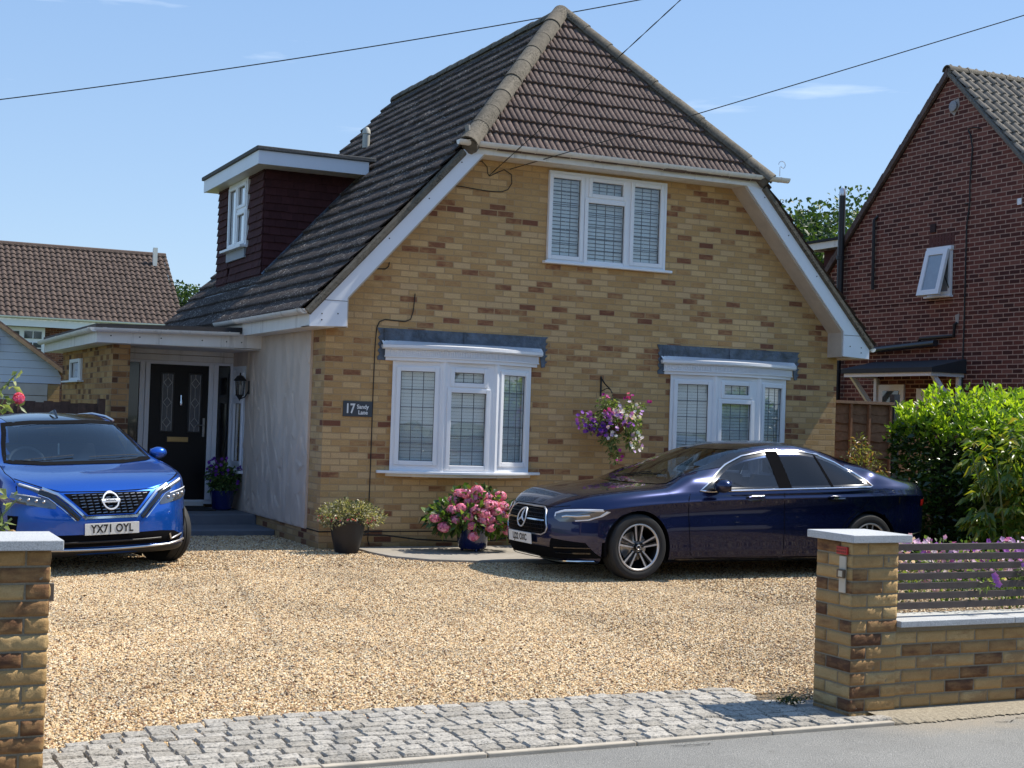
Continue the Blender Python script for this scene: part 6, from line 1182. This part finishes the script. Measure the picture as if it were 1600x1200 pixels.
for md in ('s', 'S'):
    a = M1.patch('front_door_glass', fd, md, CARGL, .003, .06); M1.patch('rear_door_glass', rd, md, TINTGL, .003, .06); M1.patch('quarter_glass', qd, md, TINTGL, .003, .06)
    M1.ribbon('glass_seal', dlo, md, .034, BLACKG, .0035, .05, closed=True, raise_=0)
    M1.patch('door_pillar', [(2.585, .93), (2.60, 1.31), (2.755, 1.325), (2.755, .935)], md, PILL, .006, .05); M1.patch('quarter_bar', [(3.27, .955), (3.225, 1.29), (3.255, 1.288), (3.305, .957)], md, PILL, .006, .05)
    M1.ribbon('chrome_trim', [(1.60, .905), (1.86, 1.055), (2.06, 1.168), (2.29, 1.262), (2.62, 1.324), (3.0, 1.336), (3.29, 1.297), (3.51, 1.22), (3.70, 1.11), (3.84, .975), (3.80, .962), (3.2, .944), (2.5, .925), (1.70, .898)], md, .017, CHROME, .006, .05, closed=True, raise_=.006)
    for k, P in enumerate(([(1.47, .875), (1.44, .80), (1.46, .5), (1.49, .26), (1.55, .215), (2.6, .215)], [(2.64, .93), (2.65, .6), (2.65, .215)], [(3.83, .955), (3.80, .86), (3.68, .74), (3.50, .62), (3.36, .45), (3.30, .215), (2.66, .215)])): M1.ribbon('door_seam', P, md, .007, MATTE, .0012, .04, raise_=0)
    M1.ribbon('sill_trim', [(1.32, .185), (2.3, .175), (3.38, .185)], md, .05, BLACKG, .004, .06)
    for x in (2.27, 3.32): h_ = M1.patch('door_handle_recess', [(x+.125*math.cos(a), .838+.036*math.sin(a)) for a in np.linspace(0, 2*PI, 18)[:-1]], md, BLACKG, .002, .03); M1.ribbon('door_handle', [(x-.10, .842), (x, .848), (x+.10, .842)], md, .030, SP, .022, .03, raise_=.010); M1.ribbon('handle_trim', [(x-.06, .846), (x+.09, .848)], md, .010, CHROME, .036, .03, raise_=.002)
M1.patch('rear_window', [(-.58, 1.12), (.58, 1.12), (.5, 1.33), (-.5, 1.33)], 'r', TINTGL, .004, .06)
for sd in (-1, 1):
    for x in spM['wheels']: wheel(M1, x, sd, .335, .232, .235, 'm'); M1.loc(arch_liner(M1, x, sd), 'wheel_arch', MATTE)
mirror(M1, 1.80, -.985, .965, -1, SP); mirror(M1, 1.80, .985, .965, 1, SP)
# face
MESHG = pbr('grille_mesh', (.015, .015, .017), .3, metal=.6)
gr = [(-.37, .665), (-.41, .60), (-.445, .50), (-.43, .45), (-.37, .422), (.37, .422), (.43, .45), (.445, .50), (.41, .60), (.37, .665), (.30, .695), (-.30, .695)]
g_ = M1.patch('grille', gr, 'f', MATTE, .004, .04)
m = MB()
for k in range(7):
    z = .445+k*.037; w_ = .40 if k < 5 else .36; M1.ribbon('x', [(-w_, z), (w_, z)], 'f', .008, None, .008, .05, raise_=.004, mb=m)
for k in range(-12, 13): M1.ribbon('x', [(k*.031, .44), (k*.031, .67)], 'f', .006, None, .006, .05, raise_=.004, mb=m)
m.build('grille_mesh', MESHG, g_, local=True)
M1.ribbon('grille_surround', gr, 'f', .016, ALU, .006, .04, closed=True, raise_=.006, parent=g_)
for s_ in (-1, 1): M1.ribbon('grille_bar', [(s_*.105, .565), (s_*.41, .565)], 'f', .022, CHROME, .014, .05, raise_=.008, parent=g_)
em = MB(); P = [(.088*math.cos(a), .567+.088*math.sin(a)) for a in np.linspace(0, 2*PI, 37)[:-1]]; M1.ribbon('x', P, 'f', .014, None, .022, .03, closed=True, raise_=.008, mb=em)
for k in range(3):
    a = PI/2+2*PI*k/3; M1.ribbon('x', [(0, .567), (.082*math.cos(a), .567+.082*math.sin(a))], 'f', lambda q: .022*(1-q)+.004, None, .022, .03, raise_=.010, mb=em)
em.build('star_emblem', pbr('satin_badge', (.75, .76, .78), .35, metal=.4), g_, local=True)
M1.ribbon('lower_intake', [(-.62, .25), (.62, .25)], 'f', .11, MATTE, .003, .05, raise_=0)
for s_ in (-1, 1):
    q = [(s_*a, b) for a, b in ((.50, .40), (.78, .37), (.84, .22), (.55, .20), (.47, .30))]; w_ = M1.patch('bumper_vent', q, 'f', MATTE, .004, .04)
    for z in (.26, .31): M1.ribbon('vent_fin', [(s_*.53, z), (s_*.80, z+.01)], 'f', .018, BLACKG, .008, .04, raise_=.01, parent=w_)
M1.ribbon('front_splitter', [(-.80, .19), (-.5, .172), (0, .168), (.5, .172), (.80, .19)], 'f', .016, CHROME, .010, .04, raise_=.006)
hl = lambda s_: [(s_*a, b) for a, b in ((.50, .655), (.60, .685), (.74, .700), (.858, .705), (.880, .690), (.86, .655), (.80, .605), (.68, .575), (.58, .570), (.52, .60))]
HLG = pbr('headlamp_lens', (.12, .13, .15), .10, metal=.6, coat=1)
DRL = pbr('clear_white_light', (.78, .80, .84), .25)
for s_ in (-1, 1):
    h_ = M1.patch('headlight', hl(s_), 'f', HLG, .005, .03); M1.ribbon('light_strip', [(s_*.525, .615), (s_*.515, .65), (s_*.60, .678), (s_*.74, .692), (s_*.862, .698)], 'f', .021, DRL, .008, .03, parent=h_, raise_=.003); M1.ribbon('light_strip', [(s_*.875, .690), (s_*.845, .64), (s_*.79, .60), (s_*.71, .585)], 'f', .012, DRL, .008, .03, parent=h_, raise_=.003)
    M1.ribbon('reflector_line', [(s_*.60, .618), (s_*.64, .63), (s_*.72, .63), (s_*.80, .645)], 'f', .018, ALU, .008, .03, parent=h_)
c, n_ = M1.hit(0, .375, 'f'); plate(M1, (c.x-.022, 0, .372), (-.10, 0, 1), (0, -1, 0), 'LJ22 OXC', tw=.76, size=.092)
M1.ribbon('bonnet_seam', [(-.62, .73), (-.45, .705), (-.2, .712), (0, .715), (.2, .712), (.45, .705), (.62, .73)], 'f', .006, MATTE, .0015, .04, raise_=0)
for s_ in (-1, 1): M1.ribbon('bonnet_seam', [(.28, s_*.60), (.6, s_*.72), (1.0, s_*.76), (1.35, s_*.735)], 't', .007, MATTE, .0015, .05, raise_=0); M1.ribbon('wiper', [(1.30, s_*.1+.25), (1.42, s_*.1-.3)], 't', .014, MATTE, .010, .05)
M1.ribbon('tail_lamp', [(4.60, .79), (4.76, .80)], 's', .07, pbr('red_lens', (.30, .012, .012), .1, coat=1), .004, .03, raise_=.002); M1.ribbon('tail_lamp', [(4.60, .79), (4.76, .80)], 'S', .07, MATS['red_lens'], .004, .03, raise_=.002); M1.ribbon('bumper_trim', [(4.42, .44), (4.72, .47)], 's', .014, CHROME, .004, .04); M1.ribbon('tail_lamp_bar', [(-.7, .80), (-.45, .80)], 'r', .10, MATS['red_lens'], .004, .04, raise_=.0); M1.ribbon('tail_lamp_bar', [(.7, .80), (.45, .80)], 'r', .10, MATS['red_lens'], .004, .04, raise_=.0)
m = MB(); m.box(1.3, 1.75, -.66, .66, .62, .93); m.box(1.7, 4.2, -.70, .70, .28, .36); M1.loc(m, 'dashboard', INTER, bevel=.03)
for y in (-.37, .37): M1.loc(seat(M1, 2.15, y, .42), 'front_seat', INTER, bevel=.02)
m = seat(M1, 3.05, 0, .42); m.box(3.05, 3.55, -.60, .60, .42, .58); m.prism([(3.45, -.6, .52), (3.6, -.6, .52), (3.8, -.55, 1.0), (3.7, -.55, 1.0)], (0, 1.15, 0)); M1.loc(m, 'rear_seat', INTER, bevel=.02); M1.loc(steering(M1, 1.85, .37, .90), 'steering_wheel', INTER, smooth=True)
M1.loc(MB().box(1.95, 1.97, -.09, .09, 1.24, 1.30), 'rear_view_mirror', BLACKG); M1.loc(MB().box(1.2, 4.3, -.84, .84, .17, .30), 'underbody', MATTE)
# ============================ bright blue crossover (nose toward the road)
ws2 = [(-.73, 1.075), (-.4, 1.055), (.4, 1.055), (.73, 1.075), (.665, 1.24), (.575, 1.425), (.3, 1.445), (-.3, 1.445), (-.575, 1.425), (-.665, 1.24)]
dl2 = [(1.22, 1.06), (1.55, 1.20), (1.95, 1.36), (2.4, 1.43), (3.2, 1.42), (3.75, 1.34), (3.95, 1.20), (3.6, 1.13), (2.5, 1.09)]
def shr2(u, z): k = max(0, 1-u/.5)**2; return k*(.13*max(0, (z-.55)/.3)**2+.16*max(0, (.36-z)/.2)**1.3)
spN = dict(L=4.42, W=.915, nose=(.78, 2.7), tail=(.6, 3.0), wheels=(.90, 3.56), arch=.385, wr=.345, track=.80, cr=.80,
    zs=curve([(0, .79), (.08, .845), (.25, .885), (.6, .955), (1.1, 1.03), (1.8, 1.055), (2.8, 1.08), (3.8, 1.13), (4.3, 1.10), (4.42, 1.0)]),
    zc=curve([(0, .795), (.05, .845), (.2, .905), (.5, .965), (.95, 1.035), (1.05, 1.055), (1.35, 1.21), (1.75, 1.42), (2.05, 1.495), (2.6, 1.535), (3.3, 1.515), (3.9, 1.44), (4.2, 1.30), (4.42, 1.06)]),
    ze=curve([(0, .6), (1.0, .95), (1.18, 1.06), (1.5, 1.20), (1.85, 1.35), (2.2, 1.435), (2.8, 1.47), (3.4, 1.45), (3.9, 1.36), (4.2, 1.2), (4.42, .95)]),
    ve=curve([(0, .66), (1.1, .80), (1.9, .655), (2.6, .61), (3.6, .60), (4.42, .62)]), vs=curve([(0, .93), (.3, .945), (1.2, .94), (3.0, .94), (4.42, .90)]),
    zb=curve([(0, .22), (.3, .19), (1.3, .22), (3.4, .22), (4.42, .34)]), bulge=curve([(0, 1.0), (.9, 1.0), (1.6, .985), (2.8, .985), (3.6, 1.0), (4.42, .97)]),
    shear=shr2, holes=[('s', [(a+(2.6-a)*.05, b+(1.22-b)*.08) for a, b in dl2]), ('f', [(a*.95, 1.25+(b-1.25)*.94) for a, b in ws2])])
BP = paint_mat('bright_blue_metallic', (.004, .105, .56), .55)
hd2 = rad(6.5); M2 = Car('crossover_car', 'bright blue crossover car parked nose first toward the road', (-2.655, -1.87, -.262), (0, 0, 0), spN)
_R = Matrix(((-math.sin(hd2), math.cos(hd2), 0), (math.cos(hd2), math.sin(hd2), 0), (0, 0, 1)))      # local x (backwards) and local y (image right)
_R = Matrix(((-math.sin(hd2), -math.cos(hd2), 0), (math.cos(hd2), -math.sin(hd2), 0), (0, 0, 1)))    # proper rotation: local +y points to the image left
_roll = Matrix.Rotation(rad(-2.3), 3, 'X')
_E = (_R @ _roll).to_euler(); M2.t.rotation_euler = _E; ROOT[M2.t.name] = (Matrix.Translation(M2.t.location) @ _E.to_matrix().to_4x4()).inverted()
M2.body(BP)
DPL = pbr('dark_lower_cladding', (.02, .02, .022), .5)
M2.patch('windscreen', ws2, 'f', CARGL, .004, .06); M2.ribbon('windscreen_frit', ws2, 'f', .036, MATTE, .005, .05, closed=True, raise_=0)
fd = [(1.22, 1.06), (1.55, 1.20), (1.95, 1.36), (2.3, 1.42), (2.32, 1.085)]; rd = [(2.40, 1.09), (2.38, 1.43), (3.1, 1.425), (3.2, 1.11)]; qd = [(3.25, 1.11), (3.17, 1.42), (3.75, 1.34), (3.95, 1.20), (3.6, 1.13)]
for md in ('s', 'S'):
    M2.patch('front_door_glass', fd, md, CARGL, .003, .07); M2.patch('rear_door_glass', rd, md, TINTGL, .003, .07); M2.patch('quarter_glass', qd, md, TINTGL, .003, .07)
    M2.ribbon('glass_seal', dl2, md, .05, BLACKG, .0035, .06, closed=True, raise_=0); M2.patch('door_pillar', [(2.30, 1.08), (2.28, 1.43), (2.41, 1.44), (2.42, 1.08)], md, BLACKG, .006, .06); M2.patch('quarter_bar', [(3.18, 1.11), (3.08, 1.43), (3.18, 1.43), (3.27, 1.11)], md, BLACKG, .006, .06)
    M2.ribbon('chrome_trim', [(1.25, 1.035), (2.5, 1.065), (3.6, 1.105)], md, .02, CHROME, .006, .06)
    for P in ([(1.25, 1.02), (1.27, .6), (1.30, .34), (2.3, .33)], [(2.36, 1.05), (2.37, .6), (2.36, .33)], [(3.4, 1.08), (3.38, .8), (3.2, .6), (3.12, .34), (2.4, .33)]): M2.ribbon('door_seam', P, md, .007, MATTE, .0012, .05, raise_=0)
    M2.ribbon('sill_cladding', [(1.30, .27), (3.15, .27)], md, .10, DPL, .006, .08); M2.ribbon('arch_cladding', [(.90+.41*math.cos(a), .345+.41*math.sin(a)) for a in np.linspace(.0, PI, 20)], md, .05, DPL, .004, .05); M2.ribbon('arch_cladding', [(3.56+.41*math.cos(a), .345+.41*math.sin(a)) for a in np.linspace(0, PI, 20)], md, .05, DPL, .004, .05)
    for x in (2.10, 3.10): M2.ribbon('door_handle', [(x-.10, .95), (x+.10, .955)], md, .03, BP, .02, .04, raise_=.012)
for sd in (-1, 1):
    wheel(M2, .90, sd, .345, .235, .22, 'n', steer=rad(20)*sd); wheel(M2, 3.56, sd, .345, .235, .22, 'n')
    for x in (.90, 3.56): M2.loc(arch_liner(M2, x, sd), 'wheel_arch', MATTE)
mirror(M2, 1.36, -.90, 1.12, -1, BP, .84); mirror(M2, 1.36, .90, 1.12, 1, BP, .84)
# roof: black panel, rails
M2.patch('roof_panel', [(1.80, -.50), (2.1, -.53), (3.7, -.53), (3.7, .53), (2.1, .53), (1.80, .50)], 't', BLACKG, .004, .10)
for s_ in (-1, 1):
    P = [Vector((x, s_*y, z)) for x, y, z in ((1.95, .625, 1.44), (2.05, .62, 1.50), (2.3, .61, 1.54), (2.8, .60, 1.565), (3.4, .59, 1.54), (3.7, .585, 1.48))]; m = MB(); m.tube([p-Vector((0, 0, .045)) for p in P[1:]], .012, 8); M2.loc(m, 'roof_rail', ALU, smooth=True)
MB().tube([(2.0, 0, 1.49), (2.12, 0, 1.56), (2.30, 0, 1.54)], [.01, .02, .01], 8).build('aerial_fin', BLACKG, M2.t, local=True)
# face
gr2 = [(-.42, .805), (.42, .805), (.22, .605), (-.22, .605)]; g_ = M2.patch('grille', gr2, 'f', MATTE, .004, .04)
for r in range(7):
    m = MB(); z = .625+r*.027; w_ = .22+(z-.605)*1.0-.03; x = -w_+(.03 if r % 2 else 0)
    while x < w_-.03: M2.ribbon('x', [(x, z), (x+.042, z-.003)], 'f', .010, None, .008, .04, raise_=.006, mb=m); x += .062
    m.build('grille_scales', pbr('glossy_dark_chrome', (.30, .30, .32), .2, metal=1), g_, local=True)
for s_ in (-1, 1):
    M2.ribbon('grille_chrome', [(s_*.60, .855), (s_*.475, .80), (s_*.35, .685), (s_*.235, .570)], 'f', .032, CHROME, .010, .03, raise_=.012, parent=g_); M2.ribbon('grille_black', [(s_*.63, .83), (s_*.53, .79), (s_*.41, .68), (s_*.30, .565)], 'f', .045, BLACKG, .008, .03, raise_=.006, parent=g_)
    M2.ribbon('grille_line', [(s_*.64, .80), (s_*.56, .765), (s_*.44, .66), (s_*.335, .555)], 'f', .010, CHROME, .014, .03, raise_=.005, parent=g_)
M2.ribbon('grille_chrome', [(-.235, .578), (.235, .578)], 'f', .034, CHROME, .010, .04, raise_=.012, parent=g_)
m = MB(); P = [(.074*math.cos(a), .722+.074*math.sin(a)) for a in np.linspace(0, 2*PI, 33)[:-1]]; M2.ribbon('x', P, 'f', .017, None, .020, .03, closed=True, raise_=.010, mb=m); M2.ribbon('x', [(-.088, .722), (.088, .722)], 'f', .034, None, .026, .04, raise_=.006, mb=m); b_ = m.build('round_badge', pbr('satin_badge', (.75, .76, .78), .35, metal=.4), g_, local=True, smooth=True)
c, n_ = M2.hit(0, .722, 'f'); m = MB(); vf = text_mesh('NISSAN', .030, .002, .95, .0007); put(m, vf, c+n_*.034, (0, -1, 0), (0, 0, 1), (-1, 0, 0)); m.build('lettering', pbr('badge_lettering', (.02, .02, .025), .4), g_, local=True)
for s_ in (-1, 1):
    u_ = M2.patch('upper_lamp', [(s_*a, b) for a, b in ((.55, .835), (.63, .865), (.74, .895), (.80, .91), (.79, .88), (.70, .845), (.62, .80))], 'f', HLG, .005, .03); M2.ribbon('light_strip', [(s_*.58, .822), (s_*.67, .858), (s_*.78, .898)], 'f', .015, DRL, .010, .03, raise_=.003, parent=u_)
    h_ = M2.patch('headlight', [(s_*a, b) for a, b in ((.50, .73), (.60, .775), (.72, .80), (.83, .825), (.855, .78), (.84, .735), (.70, .70), (.56, .675), (.50, .67))], 'f', HLG, .005, .03); M2.ribbon('light_strip', [(s_*.62, .772), (s_*.74, .796), (s_*.835, .815)], 'f', .010, DRL, .010, .03, raise_=.003, parent=h_)
    for k in range(4): q = MB(); cc, nn = M2.hit(s_*(.60+k*.06), .735+k*.010, 'f'); q.ball(cc+nn*.006, .016, 8); q.build('lamp_lens', ALU, h_, local=True, smooth=True)
    v_ = M2.patch('bumper_vent', [(s_*a, b) for a, b in ((.80, .60), (.865, .60), (.86, .45), (.82, .42))], 'f', MATTE, .004, .03)
    M2.ribbon('fog_surround', [(s_*.60, .385), (s_*.62, .33), (s_*.76, .365)], 'f', .016, ALU, .012, .03, raise_=.006)
M2.patch('lower_intake', [(-.50, .42), (.50, .42), (.66, .405), (.78, .35), (.74, .30), (-.74, .30), (-.78, .35), (-.66, .405)], 'f', MATTE, .004, .04)
M2.ribbon('intake_bar', [(-.5, .35), (.5, .35)], 'f', .016, DPL, .012, .05); M2.ribbon('silver_skid', [(-.80, .305), (-.6, .282), (0, .275), (.6, .282), (.80, .305)], 'f', .020, ALU, .012, .04, raise_=.008); M2.ribbon('lower_cladding', [(-.82, .24), (0, .225), (.82, .24)], 'f', .06, DPL, .004, .05)
c, n_ = M2.hit(0, .468, 'f'); plate(M2, (c.x-.018, 0, .470), (-.03, 0, 1), (0, -1, 0), 'YX71 OYL', tw=.80)
M2.ribbon('bonnet_seam', [(-.80, .945), (-.62, .875), (-.45, .825), (0, .815), (.45, .825), (.62, .875), (.80, .945)], 'f', .008, MATTE, .0015, .03, raise_=0)
for s_ in (-1, 1): M2.ribbon('bonnet_seam', [(.30, s_*.80), (.7, s_*.83), (1.08, s_*.80)], 't', .008, MATTE, .0015, .05, raise_=0)
M2.ribbon('wiper', [(1.12, .55), (1.17, .05)], 't', .012, DPL, .02, .05); M2.ribbon('wiper', [(1.13, -.10), (1.18, -.62)], 't', .012, DPL, .02, .05)
m = MB(); m.box(1.15, 1.72, -.70, .70, .70, 1.02); m.box(1.7, 4.0, -.70, .70, .34, .42); M2.loc(m, 'dashboard', INTER, bevel=.04)
for y in (-.37, .37): M2.loc(seat(M2, 2.0, y, .55), 'front_seat', INTER, bevel=.02)
m = MB(); m.box(2.95, 3.4, -.60, .60, .55, .70); m.prism([(3.3, -.6, .62), (3.45, -.6, .62), (3.65, -.55, 1.15), (3.55, -.55, 1.15)], (0, 1.15, 0)); M2.loc(m, 'rear_seat', INTER, bevel=.02); M2.loc(steering(M2, 1.78, .37, 1.02), 'steering_wheel', pbr('grey_steering_wheel', (.10, .10, .11), .5), smooth=True)
m = MB(); m.box(1.93, 1.95, -.11, .11, 1.30, 1.36); M2.loc(m, 'rear_view_mirror', BLACKG); m = MB(); m.box(1.94, 1.945, -.008, .008, 1.10, 1.22); M2.loc(m, 'air_freshener', WHITE); M2.loc(MB().box(1.3, 3.9, -.84, .84, .22, .36), 'underbody', MATTE)
# ------------------------------------------------------------------ overhead wires
wire('w', (1.99, -.03, 4.33), (2.63, -18.2, 9.85), .10, .0038, 'thick twisted black service cable rising from the left eaves over the drive', twist=True, n=120)
wire('w', (2.27, -.03, 4.44), (16, -13, 9.75), .1, .006, 'thin black telephone line rising right from the upstairs window')
wire('w', (-4.2, 16.7, 7.35), (14, 7.9, 11.3), .25, .012, 'thin line crossing the sky behind the roof apex')
